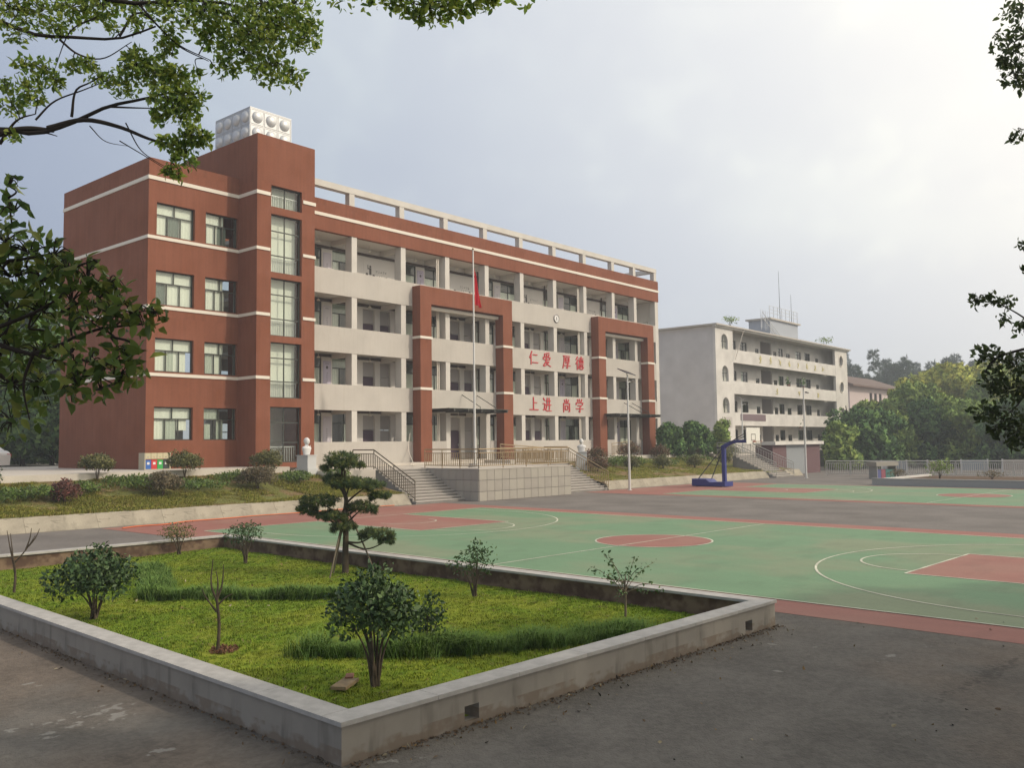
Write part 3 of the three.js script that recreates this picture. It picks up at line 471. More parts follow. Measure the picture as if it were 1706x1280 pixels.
  const fl = scatter('fallen_leaves', LG.leaf, std([1, 1, 1], .9, { side: THREE.DoubleSide }), null, lv, 6, [[.22, .14, .06], [.14, .09, .05], [.30, .26, .18], [.05, .04, .03]]); fl.name = numbered('fallen_leaves'); scene.add(fl); tag(fl, 'dry leaves scattered on the asphalt and lawn around the planter', 'leaves', null, 'stuff');
}

// ------------------------------------------------------------------ the school: brick-red wing and stair tower, cream galleries, red portals
function windowUnit(w, h, o) {                                          // frame in x 0..w, y 0..h, its face at z 0; panes and curtains behind
  const f = new MB(), t = .055, d = .07, zf = -.0, tr = h * (o.transom ?? .64), xs = o.lower || [.5], xu = o.upper || [.5];
  f.span(0, w, 0, t, zf - d, zf).span(0, w, h - t, h, zf - d, zf).span(0, t, t, h - t, zf - d, zf).span(w - t, w, t, h - t, zf - d, zf);
  const rows = [];
  if (o.rows) { let ys = [0, ...o.rows, 1].map(v => v * h); for (let i = 1; i < ys.length - 1; i++) f.span(t, w - t, ys[i] - .03, ys[i] + .03, zf - d, zf - .003); for (let i = 0; i < ys.length - 1; i++) rows.push([ys[i], ys[i + 1], xu]); }
  else { f.span(t, w - t, tr - .03, tr + .03, zf - d, zf - .003); rows.push([0, tr, xs], [tr, h, xu]); }
  const g = new THREE.Group(); g.name = 'window';
  const fr = mesh('frame', new THREE.BufferGeometry(), M.frame, g);
  for (const [y0, y1, cut] of rows) {
    const cs = [0, ...cut, 1].map(v => v * w);
    for (let i = 0; i < cs.length - 1; i++) {
      if (i) f.span(cs[i] - .026, cs[i] + .026, y0 + .03, y1 - .03, zf - d, zf - .006);
      const p = new THREE.PlaneGeometry(cs[i + 1] - cs[i] - .05, y1 - y0 - .06).translate((cs[i] + cs[i + 1]) / 2, (y0 + y1) / 2, zf - d * .5);
      mesh('pane', p, M.glass, g);
    }
  }
  fr.geometry = f.geo();
  for (const [a, b, c, e, m] of o.curtains || []) { // pleated cloth hanging behind the glass
    const n = 24, cg = new THREE.PlaneGeometry((b - a) * w, (e - c) * h, n, 1), p = cg.attributes.position; for (let i = 0; i < p.count; i++) p.setZ(i, Math.sin(p.getX(i) * 23 + Math.sin(p.getX(i) * 7) * 2) * .008); cg.computeVertexNormals();
    mesh('curtain', cg.translate((a + b) / 2 * w, (c + e) / 2 * h, zf - .13), m, g);
  }
  return g;
}
const place = (g, parent, o, x, y, z) => { g.position.set(x - o.x, y - o.y, z - o.z); parent.add(g); return g; };
const SB = V(33, 2, -44);
{
  const t = thing('school_building', 'four storey school with brick red wing and cream open galleries', 'school building', SB), F = [2.05, 5.65, 9.25, 12.85], mb = () => new MB(SB);
  // --- left wing and stair tower
  const WX = 22.88, TX0 = 28.25, TX1 = 32.18, ZW = -44.2, ZT = -42.4, ZB = -54.4, wy = [[3.5, 5.25], [7.1, 8.87], [10.64, 12.46], [14.34, 16.08]];
  const wh = []; for (const [a, b] of wy) wh.push([23.34, 25.53, a, b], [26.18, 28.2, a, b]);
  mb().panel(WX, TX0, 1.9, 18.4, ZW, .3, wh).build('wall', M.brick, t);
  mb().span(WX, WX + .3, 1.9, 18.4, ZB, ZW - .3).build('wall', M.brick, t);
  mb().span(WX + .3, TX0, 1.9, 18.4, ZB, ZB + .3).build('wall', M.brick, t);
  const tw = [[2.2, 5.32], [5.82, 8.96], [9.33, 12.6], [12.93, 16.26], [16.68, 17.9]];
  mb().panel(TX0, TX1, 1.9, 20.68, ZT, .34, tw.map(([a, b]) => [29.17, 31.26, a, b])).build('wall', M.brick, t);
  mb().span(TX0, TX0 + .3, 1.9, 20.68, ZW, ZT - .34).span(TX0, TX0 + .3, 18.2, 20.68, -51, ZW).build('wall', M.brick, t);
  mb().span(TX1 - .3, TX1, 1.9, 20.68, -51, ZT - .34).build('wall', M.brick, t);
  mb().span(TX0 + .3, TX1 - .3, 16.6, 20.68, -51, -50.7).build('wall', M.brick, t);
  mb().span(TX0 + .3, TX1 - .3, 20.2, 20.4, -50.7, ZT - .34).build('roof', M.slab, t);
  mb().span(WX + .3, TX0, 17.1, 17.3, ZB + .3, ZW - .3).build('roof', M.slab, t);
  for (const y of F.slice(1)) mb().span(WX + .3, TX0, y - .2, y - .02, ZB + .3, ZW - .3).build('floor_slab', M.slab, t);
  mb().span(WX + .3, TX0, 1.95, 17.1, -50.2, -50).build('partition', M.corridor, t);
  mb().span(TX0 + .3, TX1 - .3, 1.95, 20.2, -45.2, -45).build('partition', M.corridor, t);
  for (const [y, h] of [[7.02, .17], [10.57, .17], [14.26, .17], [17.44, .2]]) {
    mb().span(WX, TX0 - .05, y - h, y, ZW, ZW + .05).build('stripe', M.white, t); mb().span(WX - .05, WX, y - h, y, ZB, ZW + .05).build('stripe', M.white, t);
    mb().span(TX0, 29.1, y - h, y, ZT, ZT + .05).build('stripe', M.white, t); mb().span(TX0 - .05, TX0, y - h, y, ZW, ZT + .05).build('stripe', M.white, t); mb().span(31.33, TX1 + .05, y - h, y, ZT, ZT + .05).build('stripe', M.white, t);
  }
  const C = M.curtain, C2 = M.curtainGrey, C3 = M.curtainMid;
  const up = [0, 1, .64, 1], cur = [
    [[0, .3, 0, .64, C], [.3, .66, 0, .64, C2], [.64, 1, 0, .64, C], [...up, C]], [[0, .42, 0, .64, C], [.42, .7, 0, .64, C2], [0, .62, .64, 1, C]],
    [[0, .3, 0, .64, C2], [.3, .66, 0, .64, C], [.66, 1, 0, .64, C], [...up, C]], [[0, .34, 0, .64, C], [.34, .66, 0, .64, C], [0, .62, .64, 1, C]],
    [[0, .3, 0, .64, C], [.3, .54, 0, .64, C3], [.54, .86, 0, .64, C], [...up, C]], [[0, .3, 0, .64, C3], [.3, .55, 0, .64, C], [0, .64, .64, 1, C]],
    [[0, .3, 0, .64, C], [.3, .62, 0, .64, C3], [.64, .9, .3, .64, C], [...up, C]], [[0, .28, 0, .5, C3], [.46, .66, 0, .64, C3], [0, .5, .64, 1, C3]]];
  wy.forEach(([a, b], k) => {
    const c1 = cur[(3 - k) * 2], c2 = cur[(3 - k) * 2 + 1];
    place(windowUnit(2.19, b - a, { lower: [.32, .66], upper: [.5], curtains: c1 }), t, SB, 23.34, a, ZW - .18);
    place(windowUnit(2.02, b - a, { lower: [.06, .34, .56], upper: [.5], curtains: c2 }), t, SB, 26.18, a, ZW - .18);
  });
  tw.forEach(([a, b], k) => {
    const w = windowUnit(2.09, b - a, { rows: k === 4 ? [] : k ? [.3, .72] : [.36, .72], upper: [.5] });
    const g = new MB(); g.span(.05, 2.04, k === 4 ? .75 : .86, k === 4 ? .8 : .91, -.3, -.26); for (let i = 0; i < 17; i++) g.span(.08 + i * .12, .105 + i * .12, .02, k === 4 ? .76 : .87, -.29, -.265); g.build('railing', M.galv, w);
    if (k) { const cg = new THREE.PlaneGeometry(2, b - a); mesh('pale_backing', cg.translate(1.04, (b - a) / 2, -.42), k === 4 ? M.curtainMid : M.curtain, w); }  // pale sheet added close behind the glass so the tower panes look bright
    place(w, t, SB, 29.17, a, ZT - .2);
  });
  // --- galleries
  const X0 = TX1, X1 = 73.5, ZF = -44, ZC = -46.2, cols = [36.28, 40.5, 44.72, 48.91, 53.0, 57.2, 61.42, 65.72, 69.32, 72.95];
  const par = (a, b, y0, y1) => mb().span(a, b, y0, y1, ZF - .2, ZF + .03).build('parapet', M.cream, t);
  par(X0, 72.95, 12.5, 14.09); par(X0, 72.95, 8.9, 10.5); par(X0, 72.95, 5.3, 6.9);
  par(X0, 44.72, 1.9, 3.34); par(49.35, 65.72, 1.9, 3.34); par(69.76, 72.95, 1.9, 3.34);
  for (const [a, b] of [[44.72, 49.35], [65.72, 69.76]]) mb().span(a + .4, b - .4, 1.76, 2.02, ZF - .2, ZF - .02).build('threshold', M.pave, t);
  for (const x of cols.slice(0, 9)) mb().span(x, x + .43, 1.9, 16.4, ZF - .62, ZF).build('column', M.column, t);
  mb().span(72.95, X1, 1.9, 16.4, ZF - .62, ZF + .02).build('column', M.column, t);
  mb().span(X0, X1 + .05, 16.4, 18.36, ZF - .3, ZF + .05).build('wall', M.brick, t);
  mb().span(X1 - .25, X1 + .05, 16.4, 18.36, ZB, ZF - .3).build('wall', M.brick, t);
  mb().span(X1 - .25, X1, 1.9, 16.4, ZB, ZF - .62).build('wall', M.corridor, t);
  mb().span(X0, X1 + .1, 17.3, 17.5, ZF + .05, ZF + .1).build('stripe', M.white, t);
  mb().span(X0, X1 - .25, 16.42, 16.66, ZB + .3, ZF - .3).build('roof', M.ceiling, t);
  for (const y of F.slice(1)) mb().span(X0, X1 - .25, y - .2, y, ZB + .3, ZF - .2).build('floor_slab', M.ceiling, t);
  mb().span(X0, X1 - .25, 1.8, 2.0, ZB + .3, ZF - .2).build('floor_slab', M.pave, t);
  for (let i = 0; i < 10; i++) for (let k = 0; k < 4; k++) { const y = k < 3 ? F[k + 1] - .2 : 16.42, x = 34.6 + i * 4.2; if (x < 72) { const l = mb().bar(V(x, y, -45.2), V(x, y - .35, -45.2), .012, .012, 6).build('ceiling_lamp', M.white, t); mesh('shade', new THREE.CylinderGeometry(.06, .13, .1, 14).translate(x - SB.x, y - .38 - SB.y, -45.2 - SB.z), M.white, l); } }
  for (const x of cols.slice(0, 9)) for (let k = 0; k < 4; k++) { const y = k < 3 ? F[k + 1] - .2 : 16.42; mb().span(x + .08, x + .35, y - .32, y - .002, ZC, ZF - .62).build('ceiling_beam', M.ceiling, t); }
  const rear = []; for (const y of F) for (let i = 0; i < 9; i++) rear.push([33.2 + i * 4.4, 36.3 + i * 4.4, y + .95, y + 2.7]);
  mb().panel(X0, X1, 1.9, 16.42, ZB + .3, .3, rear).build('wall', M.corridor, t);
  for (const [a, b, c, d] of rear) { const g = windowUnit(b - a, d - c, { lower: [.33, .66], upper: [.5] }); place(g, t, SB, a, c, ZB + .2); }
  for (let i = 1; i < 5; i++) mb().span(33.3 + i * 8.36 - 1.1, 33.3 + i * 8.36 - .9, 2.0, 16.42, ZB + .3, ZC - .2).build('partition', M.corridor, t);
  // --- gallery back wall: per classroom two windows with a pier between, then a pair of door recesses
  const P8 = 8.36, classW1 = windowUnit(2.0, 2.25, { transom: .70, lower: [.5], upper: [.5], curtains: [[.03, .97, 0, .69, C]] }), classW2 = windowUnit(2.0, 2.25, { transom: .70, lower: [.32, .66], upper: [.68], curtains: [[0, .34, 0, .7, C], [.66, 1, .0, .68, C], [.0, .68, .7, 1, C3]] }), classW3 = windowUnit(2.0, 2.25, { transom: .70, lower: [.5], upper: [.5], curtains: [[.5, 1, 0, .68, C]] });
  const rnd = rng(404);
  for (let k = 0; k < 4; k++) {
    const y = F[k], top = k < 3 ? F[k + 1] - .2 : 16.42, head = y + (k < 3 ? 3.18 : 3.05), holes = [], spots = [];
    for (let c = 0; c < 5; c++) {
      const b = 33.62 + c * P8;
      for (const [x, n] of [[b, 0], [b + 2.86, 1]]) if (x + 2 < 72.6) { holes.push([x, x + 2, head - 2.25, head]); spots.push([x, n, c]); }
      if (k < 3) for (const [x, w] of [[b + 5.42, 1.06], [b + 6.94, .95]]) if (x + w < 72.6) holes.push([x, x + w, y + .02, head - .12]);
    }
    mb().panel(X0, X1 - .25, y, top, ZC, .2, holes).build('gallery_wall', M.corridor, t);
    for (const [x, n, c] of spots) { const w = [classW1, classW2, classW3][(n + (k * 3 + c) * 2 + Math.floor(rnd() * 2)) % 3].clone(); place(w, t, SB, x, head - 2.25, ZC - .06); }
    mb().span(X0, X1 - .3, head + .002, head + .17, ZC, ZC + .08).build('cable_trunking', M.darkStrip, t);
    for (let c = 0; c < 5; c++) {
      const b = 33.62 + c * P8;
      if (k < 3) for (const [x, w, j] of [[b + 5.42, 1.06, 0], [b + 6.94, .95, 1]]) if (x + w < 72.6) {
        const open = (k * 5 + c + j * 2) % 4;
        mb().span(x, x + w, y + 2.1, head - .12, ZC - .2, ZC - .16).build('door_light', M.niche, t);
        const dg = new THREE.Group(); dg.name = 'door'; place(dg, t, SB, x, y + .02, ZC - .16);
        mesh('door_leaf', new THREE.BoxGeometry(w - .1, 2.02, .05).translate(w / 2, 1.03, 0), open === 0 || j === 0 ? M.door : M.niche, dg); mesh('handle', new THREE.BoxGeometry(.03, .16, .06).translate(w - .14, 1.0, .05), M.galv, dg);
      }
      if (b + 2.1 < 72) { // teaching board on the pier between the windows
        const pst = mb().span(b + 2.1, b + 2.74, y + .7 + (k % 2) * .05, head - .25, ZC, ZC + .03).build('poster', posterMat((k + c) % 3), t); void pst;
      }
      if (k === 3 && b + 8.2 < 73) { const mu = mb().span(b + 5.5, b + 7.9, y + 1.5, y + 2.98, ZC, ZC + .012); mu.build('mural', muralMat(c), t); }
      if (b + 8.5 < 73) mb().bar(V(b + 8.42, y, ZC + .12), V(b + 8.42, top, ZC + .12), .06).build('drain_pipe', M.darkStrip, t);
    }
  }
  mb().span(X1 - .27, X1 - .262, 13.9, 15.4, -46, -44.8).build('mural', muralMat(7), t);
  for (let k = 0; k < 4; k++) for (const x of [44.2, 61.0]) mb().bar(V(x, F[k], ZF - .34), V(x, F[k] + 3.38, ZF - .34), .05).bar(V(x + .16, F[k], ZF - .34), V(x + .16, F[k] + 3.38, ZF - .34), .05).build('drain_pipe', M.white, t);
  // --- roof frame
  for (const x of [32.2, 36.1, 40.4, 44.6, 48.78, 52.96, 57.2, 61.42, 65.76, 69.28]) mb().span(x, x + .42, 18.36, 19.17, ZF - .42, ZF).build('pergola_post', M.column, t);
  mb().span(72.92, 73.34, 18.36, 19.17, ZF - .42, ZF).build('pergola_post', M.column, t);
  mb().span(X0, 73.36, 19.17, 19.56, ZF - .44, ZF + .02).build('pergola_beam', M.column, t);
  mb().span(72.9, 73.34, 19.17, 19.54, ZF - 4.4, ZF - .44).build('pergola_beam', M.column, t);
  mb().span(72.92, 73.34, 18.36, 19.17, ZF - 4.4, ZF - 3.98).build('pergola_post', M.column, t);
  mb().span(X0, 73.3, 18.3, 18.5, ZB, ZB + .3).span(X0, 73.3, 16.66, 18.3, ZB, ZB + .3).build('wall', M.brick, t);
  // --- red portals with white bands
  for (const [a, b] of [[41.5, 51.05], [62.4, 71.3]]) {
    const p = mb(), zf = -43.2, zb = ZF + .03; p.span(a, a + 1.05, 1.75, 12.66, zb, zf).span(b - 1.05, b, 1.75, 12.66, zb, zf).span(a, b, 12.66, 13.85, zb, zf);
    const m = p.build('portal_frame', M.brick, t);
    for (const x of [a, b - 1.05]) for (const y of [6.95, 10.42]) mb().span(x - .05, x + 1.1, y - .17, y, zb + .02, zf + .05).build('stripe', M.white, m);
    for (const y of [10.45]) void y;
    mb().span(a + 1.05, b - 1.05, 12.38, 12.6, zb, zf - .45).build('lintel', M.white, m);
  }
  // --- red characters, each of raised strokes
  const GL = {
    ren: [[[.3, .95], [.05, .48]], [[.2, .7], [.2, .02]], [[.45, .72], [.9, .72]], [[.38, .15], [.98, .15]]],
    ai: [[[.8, .97], [.25, .88]], [[.25, .82], [.3, .7]], [[.5, .83], [.52, .71]], [[.78, .84], [.68, .71]], [[.1, .5], [.12, .64], [.9, .64], [.84, .5]], [[.22, .46], [.8, .46]], [[.46, .56], [.38, .3], [.1, .02]], [[.4, .31], [.76, .31], [.5, .1], [.24, 0]], [[.42, .24], [.65, .1], [.94, .0]]],
    hou: [[[.1, .93], [.93, .93]], [[.2, .92], [.18, .5], [.04, .03]], [[.38, .8], [.8, .8], [.8, .53], [.38, .53], [.38, .8]], [[.38, .66], [.8, .66]], [[.35, .42], [.78, .42], [.6, .3]], [[.6, .3], [.6, .03], [.48, .07]], [[.25, .22], [.95, .22]]],
    de: [[[.25, .95], [.07, .75]], [[.3, .73], [.04, .43]], [[.2, .56], [.2, .02]], [[.42, .86], [.95, .86]], [[.69, .98], [.67, .75]], [[.45, .73], [.92, .73], [.92, .55], [.45, .55], [.45, .73]], [[.6, .73], [.6, .55]], [[.77, .73], [.77, .55]], [[.4, .43], [.97, .43]], [[.43, .32], [.37, .1]], [[.53, .33], [.56, .06], [.82, .06], [.85, .16]], [[.66, .35], [.71, .23]], [[.86, .33], [.96, .16]]],
    shang: [[[.45, .95], [.45, .08]], [[.45, .58], [.82, .58]], [[.04, .08], [.98, .08]]],
    jin: [[[.1, .92], [.24, .77]], [[.04, .55], [.25, .55], [.2, .2], [.06, .09]], [[.08, .11], [.25, .13], [.5, .04], [.98, .04]], [[.4, .75], [.9, .75]], [[.34, .46], [.97, .46]], [[.53, .95], [.5, .42], [.38, .16]], [[.76, .95], [.76, .14]]],
    shang2: [[[.5, .98], [.5, .72]], [[.24, .9], [.33, .76]], [[.76, .9], [.66, .76]], [[.14, .02], [.14, .66], [.88, .66], [.88, .06], [.76, .05]], [[.35, .48], [.67, .48], [.67, .2], [.35, .2], [.35, .48]]],
    xue: [[[.24, .95], [.32, .8]], [[.48, .98], [.52, .82]], [[.8, .96], [.68, .78]], [[.07, .57], [.1, .71], [.93, .71], [.85, .57]], [[.28, .5], [.75, .5], [.54, .36]], [[.54, .36], [.54, .03], [.4, .08]], [[.06, .27], [.95, .27]]],
  };
  const glyph = (key, x, y, s) => {
    const b = mb(); let n = 0;
    for (const p of GL[key]) for (let i = 0; i < p.length - 1; i++) {
      const A = p[i], B = p[i + 1], a = V(x + A[0] * s, y + A[1] * s, 0), c = V(x + B[0] * s, y + B[1] * s, 0), d = c.clone().sub(a), L = d.length() + .06, hz = Math.abs(d.x) > Math.abs(d.y), w = hz ? .07 : .105;
      const g = new THREE.BoxGeometry(L, w, .05).rotateZ(Math.atan2(d.y, d.x)).translate((a.x + c.x) / 2, (a.y + c.y) / 2, ZF + .055 + (n++ % 5) * .0016); b.add(g);
    }
    b.build('red_character', M.red, t);
  };
  [['ren', 53.95, 9.3, 1.08], ['ai', 55.6, 9.26, 1.12], ['hou', 58.25, 9.22, 1.1], ['de', 60.05, 9.2, 1.14]].forEach(a => glyph(...a));
  [['shang', 53.9, 5.66, 1.1], ['jin', 55.55, 5.64, 1.12], ['shang2', 58.15, 5.62, 1.1], ['xue', 59.95, 5.64, 1.12]].forEach(a => glyph(...a));
  // --- clock
  { const c = new THREE.Group(); c.name = 'clock'; c.position.set(57.52 - SB.x, 13.24 - SB.y, .03); t.add(c); mesh('dial', new THREE.CylinderGeometry(.29, .29, .04, 32).rotateX(Math.PI / 2).translate(0, 0, .03), std([.75, .74, .72], .5), c); mesh('rim', new THREE.TorusGeometry(.31, .045, 10, 36).translate(0, 0, .04), std([.28, .27, .27], .4, { metalness: .4 }), c); mesh('emblem', mergeGeometries([new THREE.BoxGeometry(.2, .05, .02).translate(0, -.1, .055), new THREE.BoxGeometry(.05, .2, .02).translate(0, .06, .056), new THREE.BoxGeometry(.13, .045, .02).translate(0, .02, .058)]), std([.12, .12, .14]), c); }
  // --- steel and glass canopies over the two entrances
  for (const [a, b, r] of [[42.9, 49.15, [46.3, 47.9]], [63.0, 70.25, [67.3, 68.6]]]) {
    const y = 5.52, zf = -41.9, zb = ZF + .03, m = mb(); m.span(a, b, y, y + .03, zb, zf); const c = m.build('canopy', std([.10, .11, .09], .15, { metalness: .2 }), t);
    const bm = mb(); for (let i = 0; i < 5; i++) bm.span(lerp(a + .35, b - .45, i / 4), lerp(a + .35, b - .45, i / 4) + .12, y - .2, y - .002, zb, zf + .1); bm.span(a + .2, b - .2, y - .13, y - .004, zf - .32, zf - .22).build('steel_beam', M.steelDark, c);
    for (const x of r) mb().bar(V(x, 6.63, zb), V(x - .05, y + .17, zf - .25), .028).bar(V(x - .05, y, zf - .25), V(x - .05, y + .17, zf - .25), .02).build('tie_rod', M.steelDark, c);
  }
  mb().tube([V(41.2, 3.9, -43.93), V(41.0, 2.9, -43.9), V(40.2, 1.95, -42.6), V(38.6, 1.8, -40.9)], .025, .025, 6).build('cable', M.white, t);
}
function posterMat(k) {
  const c = document.createElement('canvas'); c.width = 64; c.height = 256; const x = c.getContext('2d'), r = rng(600 + k); x.fillStyle = ['#d6d0d8', '#cbc4d6', '#d9d4d6'][k]; x.fillRect(0, 0, 64, 256); x.strokeStyle = '#b2acb8'; x.lineWidth = 2; x.strokeRect(6, 6, 52, 244);
  x.fillStyle = '#6a6670'; if (k) { x.fillRect(18, 20, 28, 3); x.beginPath(); x.ellipse(32, 50 + 130 * (k - 1), 9, 12, 0, 0, 7); x.fill(); } for (let i = 0; i < 7; i++) { x.fillRect(26 + 3 * r(), 92 + i * 16, 9, 2); x.fillRect(29 + 4 * r(), 88 + i * 16, 2, 9); }
  const t = new THREE.CanvasTexture(c); t.colorSpace = THREE.SRGBColorSpace; return flipFree(t, 64, 256);
}
function flipFree(t) { const m = new THREE.MeshStandardMaterial({ roughness: .7 }); m.userData.face = t; m.emissive.setRGB(0, 0, 0); m.color.setRGB(1, 1, 1); m.map = t; m.userData.whole = true; return m; }
function muralMat(k) {
  const c = document.createElement('canvas'); c.width = 256; c.height = 160; const x = c.getContext('2d'), r = rng(700 + k); x.fillStyle = '#dedad4'; x.fillRect(0, 0, 256, 160); x.fillStyle = '#5c5856';
  if (k % 2 === 0) { x.beginPath(); x.arc(62, 62, 9, 0, 7); x.fill(); x.fillRect(52, 72, 20, 50); x.fillRect(36, 52, 7, 32); x.fillRect(36, 74, 20, 8); x.beginPath(); x.arc(30, 122, 11, 0, 7); x.fill(); x.beginPath(); x.arc(94, 128, 11, 0, 7); x.fill(); }
  else { x.beginPath(); x.arc(226, 132, 14, 0, 7); x.fill(); x.fillRect(206, 96, 14, 6); x.fillRect(40, 120, 20, 8); }
  x.fillStyle = '#77726f'; for (let row = 0; row < 2; row++) for (let i = 0; i < 5; i++) { const bx = 112 + i * 22 + row * 8, by = 82 + row * 34; for (let s = 0; s < 5; s++) x.fillRect(bx + 12 * r(), by + 16 * r(), 3 + 8 * r(), 2.5); }
  const t = new THREE.CanvasTexture(c); t.colorSpace = THREE.SRGBColorSpace; return flipFree(t);
}

// ------------------------------------------------------------------ stairs, tiled platform, railings (playground axes)
const BALUSTER = new THREE.CylinderGeometry(.022, .022, 1, 6);
function railing(label, runs, group, matl = M.rail, name = 'railing') {  // runs: lists of floor points [x,y,z]; the thing's base is the first one
  const o = V(...runs[0][0]), t = thing(name, label, 'railing', K(o.x, o.z, o.y), TURN, group), rl = new MB(), n3 = p => V(...p).sub(o);
  for (const run of runs) for (let i = 0; i < run.length - 1; i++) {
    const a = n3(run[i]), b = n3(run[i + 1]), L = b.clone().sub(a), len = Math.hypot(L.x, L.z), up = h => V(0, h, 0), np = Math.max(1, Math.round(len / 1.7));
    rl.bar(a.clone().add(up(1.05)), b.clone().add(up(1.05)), .034).bar(a.clone().add(up(.84)), b.clone().add(up(.84)), .02).bar(a.clone().add(up(.14)), b.clone().add(up(.14)), .02);
    for (let k = 0; k <= np; k++) { const p = a.clone().lerp(b, k / np); new MB().bar(p, p.clone().add(up(1.05)), .027).build('post', matl, t); }
    const nb = Math.round(len / .155); for (let k = 1; k < nb; k++) { const p = a.clone().lerp(b, k / nb), m = mesh('baluster', BALUSTER, matl, t); m.position.set(p.x, p.y + .49, p.z); m.scale.y = .7; }
  }
  rl.build('handrail', matl, t); return t;
}
function stairs(label, xa, xb, zb, zt, n, h, slopeSide) {
  const cx = (xa + xb) / 2, t = thing('staircase', label, 'staircase', K(cx, zb), TURN, 'stone stairs up to the school terrace'), d = (zb - zt) / n, s = h / n, w = (xb - xa) / 2;
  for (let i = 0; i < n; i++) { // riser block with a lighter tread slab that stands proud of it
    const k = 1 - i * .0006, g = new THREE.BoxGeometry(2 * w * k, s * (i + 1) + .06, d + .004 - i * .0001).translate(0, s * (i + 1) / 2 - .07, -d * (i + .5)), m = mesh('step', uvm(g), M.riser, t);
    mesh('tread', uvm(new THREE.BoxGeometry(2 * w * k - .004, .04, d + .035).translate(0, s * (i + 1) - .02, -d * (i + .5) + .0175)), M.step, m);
  }
  // sloping cheek beside the bank
  if (slopeSide) { const b = new MB(), sx = slopeSide * (w + .11); const sh = new THREE.Shape([[0, -.1], [0, .12], [-(zb - zt), h + .06], [-(zb - zt) - 2.2, h + .06], [-(zb - zt) - 2.2, -.1]].map(p => new THREE.Vector2(...p))); b.add(new THREE.ExtrudeGeometry(sh, { depth: .2, bevelEnabled: false }).rotateY(-Math.PI / 2).translate(sx + .1, 0, 0)); b.build('cheek_wall', M.concrete, t); }
  return t;
}
const ST = { zb: -35.9, zt: -39.3, h: 1.75 };
stairs('left stone staircase between the pine and the tiled platform', 30.3, 33.8, ST.zb, ST.zt, 12, ST.h, 0);
stairs('right stone staircase between the tiled platform and the first lamp post', 41.5, 46.5, ST.zb, ST.zt, 12, ST.h, 0);
{ // tiled platform between the stairs
  const t = thing('tiled_platform', 'grey tiled viewing platform between the two stone staircases', 'platform', K(37.65, -34.8), TURN), x0 = -3.85, x1 = 3.85, z1 = 0, z0 = -4.7, top = 1.72;
  new MB().span(x0, x1, -.1, top, z0, z1).build('core', M.grout, t);
  new MB().span(x0 - .06, x1 + .06, top, top + .05, z0, z1 + .06).build('coping', M.pave, t);
  const r = rng(8), nx = 13, nz = 8, ny = 3, g = .022, hs = [0, .52, 1.13, top];
  const tl = (w, h, x, y, z, turn) => { const m = mesh('tile', uvm(new THREE.BoxGeometry(w - g, h - g, .03)), M.tile[Math.floor(r() * 3)], t); m.position.set(x, y, z); m.rotation.y = turn; };
  for (let j = 0; j < ny; j++) { const h = hs[j + 1] - hs[j], y = (hs[j] + hs[j + 1]) / 2; for (let i = 0; i < nx; i++) tl((x1 - x0) / nx, h, x0 + (i + .5) * (x1 - x0) / nx, y, z1 + .016 + r() * .002, 0); for (let i = 0; i < nz; i++) for (const s of [-1, 1]) tl(-z0 / nz, h, s * (x1 + .016 + r() * .002), y, z1 + (i + .5) * z0 / nz, Math.PI / 2); }
}
railing('dark bronze railing up the left side of the left staircase', [[[30.2, 1.8, -41.2], [30.2, 1.8, -39.3], [30.2, .16, -35.85]]], 'terrace railings', std([.13, .105, .075], .4, { metalness: .6 }));
railing('golden railing around the edge of the tiled platform', [[[33.86, 1.77, -39.3], [33.86, 1.77, -34.86], [41.44, 1.77, -34.86], [41.44, 1.77, -39.3]]], 'terrace railings');
railing('golden railing up the right side of the right staircase', [[[46.55, 1.8, -41.4], [46.55, 1.8, -39.3], [46.55, .16, -35.85]]], 'terrace railings');
{
  const rp = (label, a, b) => { const [ax, az] = toK(a[0], a[2]), [bx, bz] = toK(b[0], b[2]); return railing(label, [[[ax, a[1], az], [bx, b[1], bz]]], 'ramp railings', M.rail, 'ramp_railing'); };
  rp('sloping golden ramp railing behind the tiled platform, beside the first red portal', [48.6, 2.02, -42.4], [53.4, 1.75, -42.4]);
  rp('short golden railing in front of the first portal right of the platform corner', [50.2, 1.75, -41.6], [54.8, 1.75, -41.6]);
  rp('short sloping railing beside the entrance of the second red portal', [63.2, 1.95, -42.6], [66.2, 2.15, -42.6]);
}
